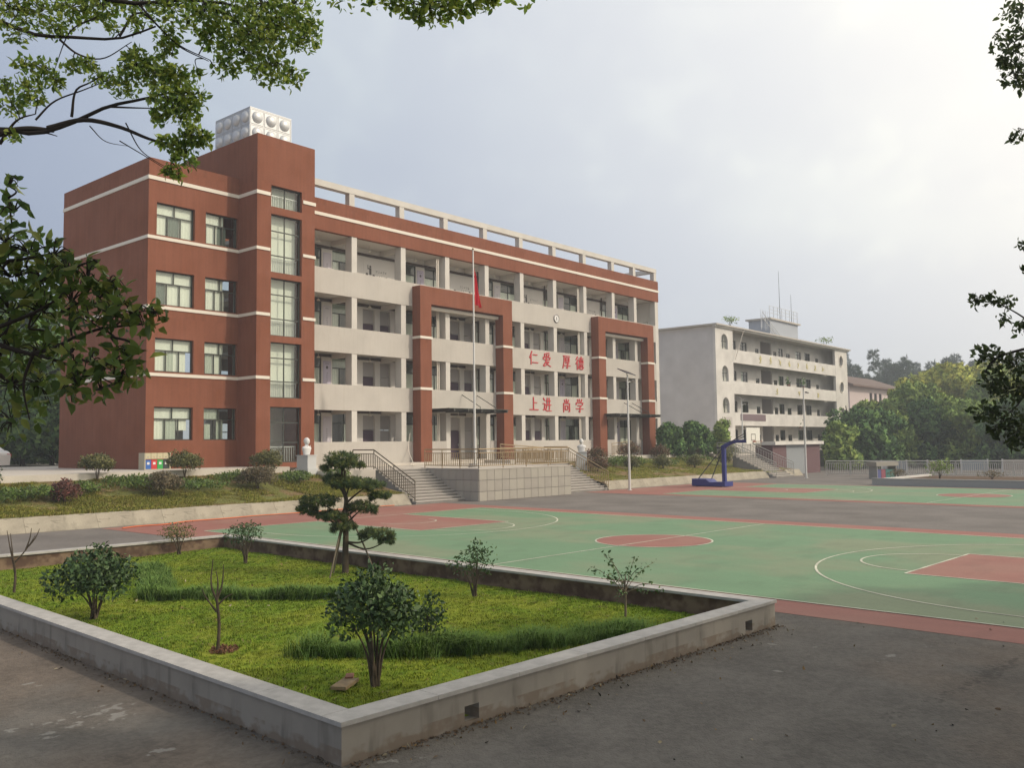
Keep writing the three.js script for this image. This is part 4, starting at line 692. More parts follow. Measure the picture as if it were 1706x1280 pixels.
// ------------------------------------------------------------------ busts, flag, bins
function bust(label, x, z, y, turn) {
  const t = thing('bust_statue', label, 'statue', V(x, y, z), turn, 'white busts in front of the school'), m = std([.66, .66, .66], .6), mg = std([.48, .49, .50], .7);
  new MB().span(-.5, .5, -.5, .12, -.5, .5).span(-.42, .42, .12, .82, -.42, .42).span(-.46, .46, .82, .88, -.46, .46).build('pedestal', mg, t);
  const prof = [[.0, .88], [.24, .88], [.26, .93], [.32, 1.12], [.37, 1.26], [.34, 1.34], [.17, 1.40], [.12, 1.44], [.11, 1.52]].map(p => new THREE.Vector2(...p));
  const g = new THREE.LatheGeometry(prof, 24).scale(1, 1, .62), hd = new THREE.SphereGeometry(.19, 24, 18).scale(.88, 1.18, 1).translate(0, 1.66, .02), p = hd.attributes.position;
  for (let i = 0; i < p.count; i++) { const x0 = p.getX(i), y0 = p.getY(i), z0 = p.getZ(i); let z1 = z0; const nose = Math.exp(-(x0 * x0) / .0007 - Math.pow(y0 - 1.62, 2) / .002); if (z0 > .08) z1 += .04 * nose - .018 * Math.exp(-Math.pow(Math.abs(x0) - .06, 2) / .0009 - Math.pow(y0 - 1.66, 2) / .0006) + .012 * Math.exp(-(x0 * x0) / .002 - Math.pow(y0 - 1.53, 2) / .0003); p.setZ(i, z1); }
  hd.computeVertexNormals(); const hair = new THREE.SphereGeometry(.198, 20, 12, 0, 6.3, 0, 1.35).scale(.9, 1.16, 1).rotateX(-.35).translate(0, 1.65, 0);
  const ears = [-1, 1].map(s => new THREE.SphereGeometry(.035, 10, 8).scale(.5, 1.2, .8).translate(s * .168, 1.64, 0)), col = [-1, 1].map(s => new THREE.BoxGeometry(.2, .03, .03).rotateZ(s * .9).translate(s * .1, 1.36, .17));
  const b = new MB(); b.add(g); b.add(hd); b.add(hair); ears.forEach(e => b.add(e)); col.forEach(e => b.add(e)); b.build('bust', m, t); t.scale.set(.88, .95, .88); return t;
}
bust('white bust on a pale pedestal in front of the stair tower', 30.0, -40.2, 1.78, .25);
bust('white bust on a pedestal right of the right staircase', 52.6, -38.1, 1.62, -.9);
{
  const p = K(35.65, -37.0, 1.77), t = thing('flagpole', 'tall white flagpole on the tiled platform', 'flagpole', p);
  new MB().add(new THREE.CylinderGeometry(.34, .4, .22, 24).translate(0, .11, 0)).build('base', M.granite, t); new MB().bar(V(0, .2, 0), V(0, 5, 0), .075, .065, 12).bar(V(0, 5, 0), V(0, 12.6, 0), .06, .035, 12).build('pole', M.lampPole, t); new MB().add(new THREE.SphereGeometry(.07, 14, 10).translate(0, 12.66, 0)).build('finial', M.rail, t);
  new MB().bar(V(.09, .9, 0), V(.06, 12.4, 0), .006, .006, 4).build('halyard', M.white, t);
  const nx = 18, ny = 40, g = new THREE.PlaneGeometry(1, 1, nx, ny), q = g.attributes.position; // the flag hangs in folds from its hoist
  for (let i = 0; i < q.count; i++) { const u = q.getX(i) + .5, v = .5 - q.getY(i), w = .12 + .50 * Math.pow(v, .8) * (1 - .12 * v); q.setXYZ(i, .07 + u * w * .8, 11.55 - v * 2.1 - u * .35 * (1 - v * .4), .13 * Math.sin(u * 11 + v * 2) * (.4 + u) * (.3 + v * .7) - u * .05); }
  g.computeVertexNormals(); const f = tag(mesh(numbered('flag'), g, std([.62, .012, .03], .75, { side: THREE.DoubleSide }), scene), 'limp red flag hanging in folds near the top of the pole', 'flag'); f.position.copy(p); f.rotation.y = -.35; g.translate(0, 0, 0);
  f.position.y = p.y;
}
{
  const t = thing('sorting_bins', 'row of blue, red and green waste bins under the wing corner window', 'waste bins', V(22.35, 2.0, -43.35)); 
  new MB().span(-.08, 1.32, .0, .04, -.3, .3).span(-.08, -.02, .04, .86, -.3, .3).span(1.26, 1.32, .04, .86, -.3, .3).build('casing', std([.40, .36, .26], .7), t);
  [[.03, .12, .42], [.52, .03, .035], [.03, .33, .07], [.03, .035, .04]].forEach((c, i) => {
    const x = -.01 + i * .318; const bn = mesh('bin', new THREE.BoxGeometry(.3, .46, .5).translate(x + .15, .27, 0), std(c, .5), t);
    mesh('label_sign', new THREE.BoxGeometry(.13, .12, .01).translate(x + .15, .33, .256), std([.7, .7, .7]), bn);
    const pn = mesh('top_panel', new THREE.BoxGeometry(.3, .3, .05).translate(x + .15, .70, .2), std([.50, .45, .30], .7), t); mesh('icon', new THREE.CylinderGeometry(.03, .03, .01, 3).rotateX(Math.PI / 2).translate(x + .15, .64, .23), std(c, .5), pn);
  });
}
// ------------------------------------------------------------------ water tank of pressed steel panels on the stair tower
{
  const t = thing('water_tank', 'square steel water tank of domed panels on the tower roof', 'water tank', V(31.6, 20.4, -47.9)), b = new MB(); b.span(-1.46, 1.46, .0, 3.22, -1.86, 1.86).build('core', M.galv, t);
  const pn = (() => { const m = new MB(); m.add(new THREE.BoxGeometry(.97, .97, .03)); const d = new THREE.SphereGeometry(.36, 24, 10, 0, Math.PI * 2, 0, Math.PI / 2).scale(1, .62, 1).rotateX(Math.PI / 2).translate(0, 0, .012); m.add(d); const bx = new THREE.BoxGeometry(.9, .03, .03); m.add(bx.clone().translate(0, .44, .022)); m.add(bx.clone().translate(0, -.44, .022)); m.add(bx.clone().rotateZ(Math.PI / 2).translate(.44, 0, .023)); m.add(bx.clone().rotateZ(Math.PI / 2).translate(-.44, 0, .023)); return m.geo(); })();
  const put = (x, y, z, ry) => { const m = mesh('panel', pn, M.galv, t); m.position.set(x, y, z); m.rotation.y = ry; };
  for (let j = 0; j < 3; j++) { for (let i = 0; i < 3; i++) put(-.98 + i * .98, .76 + j * .98, 1.875, 0); for (let i = 0; i < 4; i++) for (const s of [-1, 1]) put(s * 1.475, .76 + j * .98, 1.42 - i * .947, s * Math.PI / 2); }
  new MB().span(-1.5, 1.5, 3.22, 3.27, -1.9, 1.9).build('lid', M.galv, t);
}
// ------------------------------------------------------------------ solar street lamps
function lamp(label, pos, h, turn) {
  const t = thing('solar_street_lamp', label, 'street lamp', pos, turn, 'solar street lamps by the playground');
  new MB().add(new THREE.CylinderGeometry(.16, .16, .03, 16).translate(0, .03, 0)).bar(V(0, .03, 0), V(-.0, h - .25, 0), .085, .05, 12).build('pole', M.lampPole, t);
  const p = mesh('solar_panel', new THREE.BoxGeometry(1.15, .04, .75), M.solar, t); p.position.set(-.08, h - .06, 0); p.rotation.set(.42, 0, -.12); mesh('panel_back', new THREE.BoxGeometry(1.15, .012, .75).translate(0, -.03, 0), M.lampPole, p);
  new MB().bar(V(0, h - .32, 0), V(-.1, h - .1, 0), .03).bar(V(0, h - .75, 0), V(.42, h - .62, .05), .025).build('arm', M.lampPole, t);
  const hd = mesh('lamp_head', new THREE.BoxGeometry(.42, .07, .18), std([.10, .10, .10], .5), t); hd.position.set(.5, h - .6, .06); hd.rotation.z = -.15; mesh('lens', new THREE.BoxGeometry(.3, .012, .13).translate(.02, -.04, 0), std([.6, .6, .58], .3), hd);
  return t;
}
lamp('solar street lamp beside the right staircase in front of the second portal', K(46.9, -34.4), 7.7, TURN);
lamp('solar street lamp standing by the far stairs and dark booth', K(69.29, -33.14), 7.6, TURN);
lamp('distant solar street lamp rising behind the basketball backboard', V(84.9, 1.95, -41.2), 5.55, TURN);
// ------------------------------------------------------------------ basketball stand
{
  const t = thing('basketball_stand', 'blue portable basketball stand with white backboard', 'basketball hoop', K(53.9, -32.6), TURN), bl = std([.022, .032, .20], .42), dk = std([.03, .035, .06], .5), b = new MB();
  const sh = new THREE.Shape([[-1.25, .06], [-1.25, .52], [-.15, .5], [.1, .30], [1.3, .34], [1.3, .06]].map(p => new THREE.Vector2(...p))); b.add(new THREE.ExtrudeGeometry(sh, { depth: 1.05, bevelEnabled: true, bevelSize: .015, bevelThickness: .015, bevelSegments: 2 }).rotateY(-Math.PI / 2).translate(.52, 0, 0)); b.build('base', bl, t);
  for (const [x, z] of [[-.42, -1.05], [.42, -1.05], [-.42, 1.1], [.42, 1.1]]) new MB().add(new THREE.CylinderGeometry(.05, .05, .05, 12).rotateZ(Math.PI / 2).translate(x, .05, z)).build('wheel', M.galv, t);
  new MB().span(-.11, .11, .3, 2.72, .86, 1.1).build('post', bl, t);
  const arm = new THREE.Shape([[.84, 2.5], [.84, 2.78], [1.5, 3.08], [1.9, 3.16], [3.15, 3.16], [3.15, 2.98], [2.0, 2.98], [1.6, 2.9], [1.12, 2.62]].map(p => new THREE.Vector2(...p))); new MB().add(new THREE.ExtrudeGeometry(arm, { depth: .18, bevelEnabled: true, bevelSize: .01, bevelThickness: .01, bevelSegments: 1 }).rotateY(-Math.PI / 2).translate(.09, 0, 0)).build('arm', bl, t);
  for (const s of [-1, 1]) { new MB().bar(V(s * .3, .5, -.55 + .35 * s), V(s * .1, 2.55, .85), .032).build('rear_strut', dk, t); new MB().bar(V(s * .08, 3.0, 1.5), V(s * .5, 3.65, 3.0), .026).build('upper_strut', dk, t); }
  new MB().span(-.3, .3, 2.6, 2.7, .6, .86).build('bracket', dk, t);
  const bd = mesh('backboard', new THREE.BoxGeometry(1.8, 1.05, .04).translate(0, 3.43, 3.2), std([.70, .69, .64], .5), t), ln = std([.12, .11, .10], .6);
  const l = new MB(); l.span(-.295, .295, 3.50, 3.55, 3.219, 3.226).span(-.295, .295, 3.1, 3.15, 3.219, 3.226).span(-.295, -.245, 3.15, 3.5, 3.219, 3.226).span(.245, .295, 3.15, 3.5, 3.219, 3.226).build('target_square', ln, bd);
  new MB().add(new THREE.TorusGeometry(.225, .012, 8, 28).rotateX(Math.PI / 2).translate(0, 3.05, 3.6)).span(-.08, .08, 3.0, 3.08, 3.22, 3.38).build('rim', std([.45, .09, .03], .5), t);
  const nt = new MB(); for (let i = 0; i < 10; i++) { const a = i / 10 * 6.283; for (const k of [-1, 1]) nt.bar(V(.22 * Math.cos(a), 3.04, 3.6 + .22 * Math.sin(a)), V(.13 * Math.cos(a + k * .6), 2.64, 3.6 + .13 * Math.sin(a + k * .6)), .006, .006, 4); } nt.build('net', std([.4, .36, .3]), t);
}

// ------------------------------------------------------------------ second school building, booth, far house
{
  const O = V(107, 1.9, -45.5), t = thing('gallery_building', 'old white four storey school building with open galleries and arched end windows', 'school building', O), mb = () => new MB(O), XA = 87.85, XB = 127.3, Z = -45.5, ZR = -47.5, ZBk = -58, G = [1.95, 5.3, 8.85, 12.4];
  const hs = [[13.25, 14.92], [9.68, 11.4], [6.19, 7.9], [2.7, 4.4]];
  // left end wall with arched openings, right end wall with oval ones
  const s = new THREE.Shape([[XA, 1.9], [92, 1.9], [92, 15.7], [XA, 15.7]].map(p => new THREE.Vector2(...p)));
  for (const [a, b] of hs) { const h = new THREE.Path(); h.moveTo(89.2, a); h.lineTo(90.75, a); h.lineTo(90.75, b - .75); h.absarc(89.975, b - .775, .775, 0, Math.PI, false); h.lineTo(89.2, a); s.holes.push(h); }
  mb().add(new THREE.ExtrudeGeometry(s, { depth: .3, bevelEnabled: false, curveSegments: 16 }).translate(0, 0, Z - .3)).build('end_wall', M.plaster2, t);
  const s2 = new THREE.Shape([[122.8, 1.9], [XB, 1.9], [XB, 15.7], [122.8, 15.7]].map(p => new THREE.Vector2(...p))); for (const y of [14.08, 10.42, 6.8]) { const h = new THREE.Path(); h.absellipse(124.9, y, .72, .78, 0, Math.PI * 2, true); s2.holes.push(h); }
  mb().add(new THREE.ExtrudeGeometry(s2, { depth: .3, bevelEnabled: false, curveSegments: 24 }).translate(0, 0, Z - .3)).build('end_wall', M.plaster2, t);
  for (const [a, b] of hs) { const g = new THREE.Group(); g.name = 'arched_window'; place(g, t, O, 89.2, a, Z - .2); new MB().span(0, 1.55, 0, .06, -.05, 0).span(.74, .81, .06, b - a - .08, -.05, 0).span(0, 1.55, b - a - .82, b - a - .76, -.05, -.003).build('frame', M.frame, g); mesh('pane', new THREE.PlaneGeometry(1.5, b - a - .1).translate(.775, (b - a) / 2, -.03), M.glass, g); }
  for (const y of [14.08, 10.42, 6.8]) { const m = mb(); m.add(new THREE.TorusGeometry(.78, .07, 8, 28).scale(.94, 1, 1).translate(124.9, y, Z + .02)); m.build('oval_trim', M.white, t); }
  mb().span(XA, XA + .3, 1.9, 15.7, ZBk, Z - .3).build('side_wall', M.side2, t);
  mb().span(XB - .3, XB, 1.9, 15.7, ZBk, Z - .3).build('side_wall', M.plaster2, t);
  mb().span(XA + .3, XB - .3, 1.9, 15.7, ZBk, ZBk + .3).build('wall', M.plaster2, t);
  mb().span(XA - .5, XB + .5, 15.72, 15.88, ZBk - .4, Z + .45).build('roof', M.slab, t);
  mb().span(XA - .4, XB + .4, 15.56, 15.72, Z - .1, Z + .25).build('eave', M.plaster2, t);
  mb().bar(V(94.2, 15.7, -45.2), V(91.9, 12.2, -45.2), .04).build('drain_pipe', M.slab, t);
  [[11.88, 13.36], [8.37, 9.82], [4.82, 6.26]].forEach(([a, b]) => mb().span(92, 122.8, a, b, Z - .18, Z - .02).build('parapet', M.plaster2, t));
  for (const y of G) mb().span(92, 122.8, y - .18, y, ZBk + .3, Z - .18).build('floor_slab', M.slab, t);
  G.forEach((y, k) => {
    const x = [[95.6, 96.75], [97.9, 99.65], [101.9, 102.9], [107.1, 108.1], [108.5, 110.05], [110.95, 112.2], [114.1, 115.85], [117.0, 118.9], [120.8, 121.8]], holes = [], small = [2, 3, 5, 8];
    x.forEach(([a, b], i) => holes.push(small.includes(i) ? [a, b, y + 1.05, y + 1.85 + (k % 2) * .1] : [a, b, y + 1.15, y + 2.45])); holes.push([103.4, 106.6, y + .02, y + 2.95]);
    mb().panel(XA + .3, XB - .3, y, (G[k + 1] || 15.9) - .18, ZR, .2, holes).build('gallery_wall', M.plaster2, t);
    holes.slice(0, 9).forEach(([a, b, c, d], i) => { const w = windowUnit(b - a, d - c, { transom: .68, lower: [.5], upper: [.5], curtains: (i + k) % 3 ? [] : [[0, .5, 0, 1, M.curtainMid]] }); place(w, t, O, a, c, ZR - .08); });
    mb().span(103.2, 106.8, y, (G[k + 1] || 15.9) - .18, ZR - 3.2, ZR - 3.1).build('stair_hall_wall', M.niche, t);
    mb().span(103.2, 103.3, y, (G[k + 1] || 15.9) - .18, ZR - 3.1, ZR - .2).span(106.7, 106.8, y, (G[k + 1] || 15.9) - .18, ZR - 3.1, ZR - .2).build('stair_hall_wall', M.niche, t);
  });
  // small plants and odds left standing on the gallery parapets, worn gilt characters
  const gilt = std([.52, .46, .18], .5), r = rng(21);
  const ch = (x, y, n) => { const b = mb(); for (let i = 0; i < n; i++) { const w = .18 + r() * .5, h = .09; if (r() < .5) b.span(x + r() * .3, x + r() * .3 + w, y + i * .16, y + i * .16 + h, Z - .02, Z + .03 + i * .002); else b.span(x + .2 + r() * .4, x + .3 + r() * .4, y + i * .13, y + i * .13 + .3, Z - .02, Z + .031 + i * .002); } b.build('gilt_character', gilt, t); };
  for (let i = 0; i < 8; i++) ch(98.6 + i * 2.75, 12.25 + (i % 2) * .05, i < 3 ? 5 : 4); for (const x of [103.0, 109.6, 115.8]) ch(x, 8.7, 4);
  mb().span(93.4, 99.9, 5.4, 6.15, Z - .015, Z + .03).build('banner', std([.17, .12, .135], .8), t);
  mb().span(88.95, 91.2, 4.65, 5.75, Z - .002, Z + .05).build('plaque', std([.45, .42, .40], .8), t);
  // roof hut with rails, tank room and aerials
  mb().span(112.0, 121.2, 15.88, 19.2, -53, -50).build('roof_hut', std([.36, .39, .44], .9), t); mb().span(111.6, 121.6, 19.2, 19.4, -53.3, -49.7).build('roof', M.slab, t);
  const rr = mb(); for (let i = 0; i <= 9; i++) rr.bar(V(109.4 + i * 1.3, i < 2 ? 17.6 : 19.3, -50), V(109.4 + i * 1.3, i < 2 ? 19.6 : 21.0, -50), .04); for (const y of [20.1, 20.55, 21.0]) rr.bar(V(111.8, y, -50), V(121.4, y, -50), .03); rr.bar(V(109.3, 19.2, -49.8), V(115.6, 16.1, -49.8), .05).bar(V(109.3, 19.9, -49.8), V(115.6, 16.8, -49.8), .04); for (let i = 0; i < 5; i++) rr.bar(V(109.3 + i * .5, 17.8, -50), V(109.3 + i * .5, 20.2, -50), .025); rr.build('roof_railing', M.galv, t);
  mb().bar(V(115.8, 19.3, -50.2), V(115.7, 26.2, -50.2), .045, .02).build('aerial', M.steelDark, t); mb().bar(V(119.6, 19.3, -50.2), V(119.6, 23.4, -50.2), .04, .02).build('aerial', M.steelDark, t);
  // pots and small plants sit along the galleries
  for (const [x, y, n] of [[96.9, 13.36, 0], [112.0, 9.82, 1], [107.3, 9.82, 1], [110.6, 4.6, 1], [99, 9.82, 0]]) if (n) { const c = []; for (let i = 0; i < 26; i++) c.push([V(x + (r() - .5) * .8, y + r() * .8, Z - .25 + (r() - .5) * .3), .3, V(0, .6, 0)]); const s = thing('potted_plant', { 112.0: 'potted plant on the third gallery parapet, right one of two', 107.3: 'potted plant on the third gallery parapet, left one of two', 110.6: 'potted plant at the lowest gallery of the white building' }[x], 'potted plant', V(x, y, Z - .25), 0, 'plants on the galleries'); new MB().add(new THREE.CylinderGeometry(.2, .15, .28, 14).translate(0, .14, 0)).build('pot', std([.2, .1, .07]), s); scatter('foliage', LG.leaf, M.leafFar, s, c.map(([p, k, d]) => [p.clone().sub(V(x, y - .25, Z - .25)), k, d]), 40 + Math.round(x), PAL.dark); }
}
for (const [x, z, s, l] of [[92.4, -46, .9, 'wispy shrub growing on the front left corner of the white building roof'], [123, -47, 1.1, 'wispy shrub growing on the right end of the white building roof']]) shrub('roof_weed', l, 'shrubs on the roof', V(x, 15.88, z), 2.4 * s, 1.5 * s, { seed: Math.round(x), n: 160, leaf: .2, pal: PAL.far, mat: M.leafFar, blobs: 6, stems: 9, clear: .3 });
{ // dark red booth with a flat concrete roof beside the far stairs
  const t = thing('booth', 'dark red booth with a white flat roof beside the far stairs', 'booth', V(80, 0, -33.5)), rd = std([.13, .07, .078], .8);
  new MB().span(-5.2, 5.5, 0, 2.7, -1.6, -1.4).span(-5.2, -5, 0, 2.7, -1.4, 0).span(5.3, 5.5, 0, 2.7, -1.4, 0).build('wall', rd, t);
  for (const [a, b] of [[-5, -2.3], [2.2, 5.3]]) new MB().span(a, b, 0, 2.7, -.2, 0).build('front_wall', rd, t); new MB().span(-2.3, 2.2, 0, 2.7, -.28, -.08).build('shutter', std([.26, .28, .30], .6), t);
  new MB().span(-5.4, 5.7, 2.7, 3.0, -1.7, .35).build('roof', M.plaster2, t);
}
stairs('far narrow staircase beside the dark red booth', 68.75, 71.9, -35.5, -39.5, 12, 1.85, 0);
railing('steel railing on the left side of the far staircase', [[[68.8, 1.9, -41], [68.8, 1.9, -39.5], [68.8, .2, -35.5]]], 'far stair railings', M.railSteel);
railing('steel railing on the right side of the far staircase beside the booth', [[[71.9, 1.9, -41], [71.9, 1.9, -39.5], [71.9, .2, -35.5]]], 'far stair railings', M.railSteel);
{
  const O = V(160, 1.7, -54), t = thing('tiled_roof_house', 'low pink white house with a brown tiled roof beyond the white building', 'house', O);
  t.scale.setScalar(1.27); const bx = new MB(); bx.panel(-6.5, 15, 0, 8.5, 0, .3, [[1.3, 2.4, 5.5, 7.6], [3.2, 4.3, 5.5, 7.6], [5.2, 6.3, 5.5, 7.6], [9, 10.5, 5.5, 7.6]]).build('wall', std([.52, .44, .43], .9), t); new MB().span(-6.5, -6.2, 0, 8.5, -10, -.3).span(14.7, 15, 0, 8.5, -10, -.3).span(-6.2, 14.7, 0, 8.5, -10.3, -10).build('wall', std([.52, .44, .43], .9), t);
  for (const x of [1.3, 3.2, 5.2, 9]) { const g = windowUnit(x === 9 ? 1.5 : 1.1, 2.1, {}); g.position.set(x, 5.5, -.12); t.add(g); }
  const rf = new MB(); const s = new THREE.Shape([[-11.3, 8.1], [.9, 8.2], [.9, 8.42], [-4.5, 10.4], [-11.3, 8.4]].map(p => new THREE.Vector2(...p))); rf.add(new THREE.ExtrudeGeometry(s, { depth: 23.5, bevelEnabled: false }).rotateY(-Math.PI / 2).translate(16, 0, 0)).build('roof', std([.14, .095, .08], .9), t);
}
// ------------------------------------------------------------------ right: fence, kerbed bed, bins, notice boards
{
  const A = [74.9, -34.0], B = [79.6, -8], t = thing('white_fence', 'long white metal railing fence along the far side of the playground', 'fence', K(A[0], A[1], .02), TURN), L = Math.hypot(B[0] - A[0], B[1] - A[1]), d = V((B[0] - A[0]) / L, 0, (B[1] - A[1]) / L), P = (k, y) => d.clone().multiplyScalar(k).setY(y), wm = std([.50, .48, .44], .5, { metalness: .2 });
  const r = new MB(); r.bar(P(0, 1.24), P(L, 1.24), .045).bar(P(0, 1.06), P(L, 1.06), .025).bar(P(0, .16), P(L, .16), .03).build('rail', wm, t);
  const n = Math.round(L / 2); for (let i = 0; i <= n; i++) new MB().bar(P(L * i / n, -.05), P(L * i / n, 1.24), .035).build('post', wm, t);
  const nb = Math.round(L / .15); for (let i = 1; i < nb; i++) { const m = mesh('picket', BALUSTER, wm, t); m.position.copy(P(L * i / nb, .61)); m.scale.set(1.3, .9, 1.3); }
  const g = thing('raised_bed', 'grey low kerb wall of the planting bed at the right edge of the playground', 'planter wall', K(60.3, -10), TURN), gb = std([.34, .345, .34], .8); new MB().span(0, .3, -.1, .43, -14.2, 14).build('wall', gb, g); new MB().span(.3, 10.5, -.1, .42, -14.2, -13.9).build('wall', M.plaster2, g);
  new MB().span(-.03, .33, .43, .48, -14.25, 14).build('coping', gb, g);
  const so = new MB().span(.31, 10.4, .0, .30, -13.8, 14).build('soil', M.soil, null); so.position.copy(K(60.3, -10)); so.rotation.y = TURN; struct('soil', so);
  const bn = thing('sorting_bins', 'distant roofed waste bin station in blue, red and teal by the fence', 'waste bins', K(70.9, -27.6), TURN - .35); new MB().span(-1.05, 1.05, 0, .06, -.4, .4).span(-1.05, -1.0, .06, 1.0, -.4, .4).span(1.0, 1.05, .06, 1.0, -.4, .4).build('casing', std([.3, .3, .28]), bn); [[.10, .11, .26], [.28, .08, .11], [.05, .17, .16], [.07, .16, .13]].forEach((c, i) => mesh('bin', new THREE.BoxGeometry(.46, .66, .6).translate(-.74 + i * .49, .4, 0), std(c, .5), bn)); new MB().span(-1.2, 1.2, 1.0, 1.32, -.5, .5).build('roof', std([.30, .28, .24], .8), bn);
  const nbT = (pos, w, label, col) => { const q = thing('notice_board', label, 'notice board', pos, -1.1, 'boards behind the white fence'); new MB().span(-w / 2, w / 2, .2, 1.12, -.04, .04).build('board', std(col, .6), q); for (const s of [-1, 1]) new MB().span(s * w / 2 - .06, s * w / 2 + .06, -.2, 1.2, -.06, .06).build('leg', std([.5, .5, .5]), q); };
  nbT(V(84.2, .0, -26.2), 2.1, 'bluish notice board behind the fence, nearest the bin station', [.24, .27, .31]); nbT(V(86.2, 0, -23.3), 1.2, 'reddish grey notice board behind the fence, second along', [.30, .22, .20]); nbT(V(88.6, 0, -20.6), 2.2, 'bluish notice board behind the fence, third along', [.25, .28, .31]); nbT(V(90.6, 0, -17.8), 1.9, 'pale notice board behind the fence, nearest the right edge', [.34, .30, .27]);
  shrub('shrub', 'green bush in the planting bed in front of the white fence', 'shrubs of the far bed', K(65.6, -21.6, .3), 1.9, 1.45, { seed: 151, n: 600, leaf: .12, pal: PAL.far, mat: M.leafFar, clear: .05 });
  shrub('shrub', 'low brown shrub in the far bed left of the green bush', 'shrubs of the far bed', K(67.6, -25.2, .3), 1.5, .6, { seed: 152, n: 300, leaf: .1, pal: PAL.brown, mat: M.leafFar, clear: .05 });
  shrub('shrub', 'low brown shrub in the far bed right of the green bush', 'shrubs of the far bed', K(66.0, -18.4, .3), 1.9, .6, { seed: 153, n: 300, leaf: .1, pal: PAL.brown, mat: M.leafFar, clear: .05 });
}
// ------------------------------------------------------------------ shrubs on the bank
{
  const y = (x, z) => land(x, z) - .04, S = (x, z, w, h, n, pal, label, seed, o = {}) => shrub('shrub', label, 'shrubs on the bank below the school', V(x, y(x, z), z), w * 1.1, h * 1.06, { seed, n, leaf: .10, pal, blobs: 14, more: 3.4, shell: .35, ...o });
  S(18.7, -40.4, 1.5, 1.2, 900, PAL.olive, 'round olive bush on the pavement edge before the dark end wall', 201, { clear: .35 });
  S(16.03, -37.5, 1.1, .95, 700, PAL.redleaf, 'red leaved bush low on the bank at the left', 202, { clear: .12 });
  S(22.84, -40.2, 1.65, 1.25, 1000, PAL.olive, 'round olive bush hiding the end of the sorting bins', 203, { clear: .32 });
  S(20.4, -37.7, 1.6, 1.1, 700, PAL.brown, 'brownish bush halfway down the bank below the bins', 204, { clear: .1 });
  S(27.6, -40.4, 1.6, 1.2, 900, PAL.olive, 'olive bush at the foot of the stair tower', 205, { clear: .2 });
  S(25.3, -37.8, 1.75, 1.15, 800, PAL.brown, 'grey brown bush on the bank below the stair tower', 206, { clear: .1 });
  S(13.7, -39.6, 1.3, 1.2, 700, PAL.camellia, 'dark green bush cut by the left picture edge on the bank', 207, { clear: .1 });
  S(55.6, -39.0, 1.7, 1.35, 800, PAL.photinia, 'reddish bush before the second portal right of the bust', 208, { clear: .1 });
  S(52.9, -36.9, 1.7, 1.1, 800, PAL.photinia, 'spreading reddish bush low on the bank right of the right staircase', 209, { clear: .08 });
  S(62.4, -40.3, 1.8, 1.5, 700, PAL.photinia, 'dark bush between the second portal pillars behind the lamp pole', 210, { clear: .08 });
  S(57.2, -36.8, 1.2, 1.1, 600, PAL.olive, 'small green bush just right of the first lamp pole', 211, { clear: .05 });
  S(66.6, -40.0, 1.9, 1.2, 700, PAL.photinia, 'reddish bush at the right foot of the second portal', 212, { clear: .05 });
  S(61.2, -36.5, 1.5, 1.1, 600, PAL.olive, 'round green bush low on the bank below the second portal', 213, { clear: .05 });
  S(72.8, -40.2, 1.7, 1.2, 600, PAL.brown, 'round bush on the bank between the two school buildings', 214, { clear: .05 });
  S(65.5, -36.1, 1.3, 1.0, 500, PAL.olive, 'small green bush low on the bank left of the basketball stand', 215, { clear: .05 });
  S(70.2, -35.8, 1.6, 1.5, 700, PAL.olive, 'tall bush seen behind the post of the basketball stand', 216, { clear: .05 });
  S(76.5, -38.5, 2.0, 1.5, 700, PAL.olive, 'bush under the basketball rim at the head of the far staircase', 217, { clear: .05 });
  // low ground-cover mounds
  const G = (x, z, w, h, n, label, seed) => shrub('ground_cover', label, 'green ground cover on the bank', V(x, y(x, z), z), w, h, { seed, n, leaf: .13, pal: [[.15, .24, .045], [.12, .205, .04], [.19, .26, .05]], blobs: 8, stems: 5, clear: .0, shell: .3, geo: LG.leaf });
  G(14.9, -38.4, 3.6, .6, 1300, 'green ground cover left of the red leaved bush', 231); G(20.0, -39.3, 3.8, .6, 1300, 'green ground cover between the two olive bushes', 232); G(25.2, -39.4, 3.2, .6, 1100, 'green ground cover left of the grey brown bush', 233); G(28.4, -38.8, 2.6, .6, 1000, 'green ground cover below the left bust', 234);
  G(17.2, -38.9, 3.0, .5, 900, 'green ground cover right of the red leaved bush', 238); G(22.6, -38.6, 3.4, .5, 1100, 'green ground cover between the two brown bushes', 239); G(12.0, -38.0, 4.0, .6, 1200, 'green ground cover at the left picture edge on the bank', 240); G(60.4, -38.6, 3.2, .7, 1000, 'green ground cover below the right end of the cream galleries', 241); G(69.5, -38.4, 4.0, .7, 1000, 'green ground cover on the bank before the grey end wall', 242);
  G(30.9, -38.6, 1.8, .75, 800, 'dark green mound beside the left staircase cheek', 235); G(57.8, -38.6, 2.8, .8, 1000, 'bright green ground cover right of the first lamp pole', 236); G(64, -38, 2.8, .6, 800, 'green ground cover below the second portal foot', 237);
}
// ------------------------------------------------------------------ trees behind and beside the school
[[1117, 80, 3.3, 2.6, 1500, 'dark', 'dark rounded tree close to the end of the cream galleries'], [1155, 82, 3.3, 3.3, 2400, 'dark', 'wider dark rounded tree in front of the grey end wall'], [1201, 84, 3.4, 2.2, 900, 'far', 'light green slender tree under the arched windows']].forEach(([px, d, h, w, n, pal, l], i) => { const p = at(px, 765, d); p.y = 1.9; tree('dense_tree', l, 'trees between the two schools', p, h, w, { seed: 301 + i, n, leaf: .26, pal: PAL[pal], clear: .02 }); });
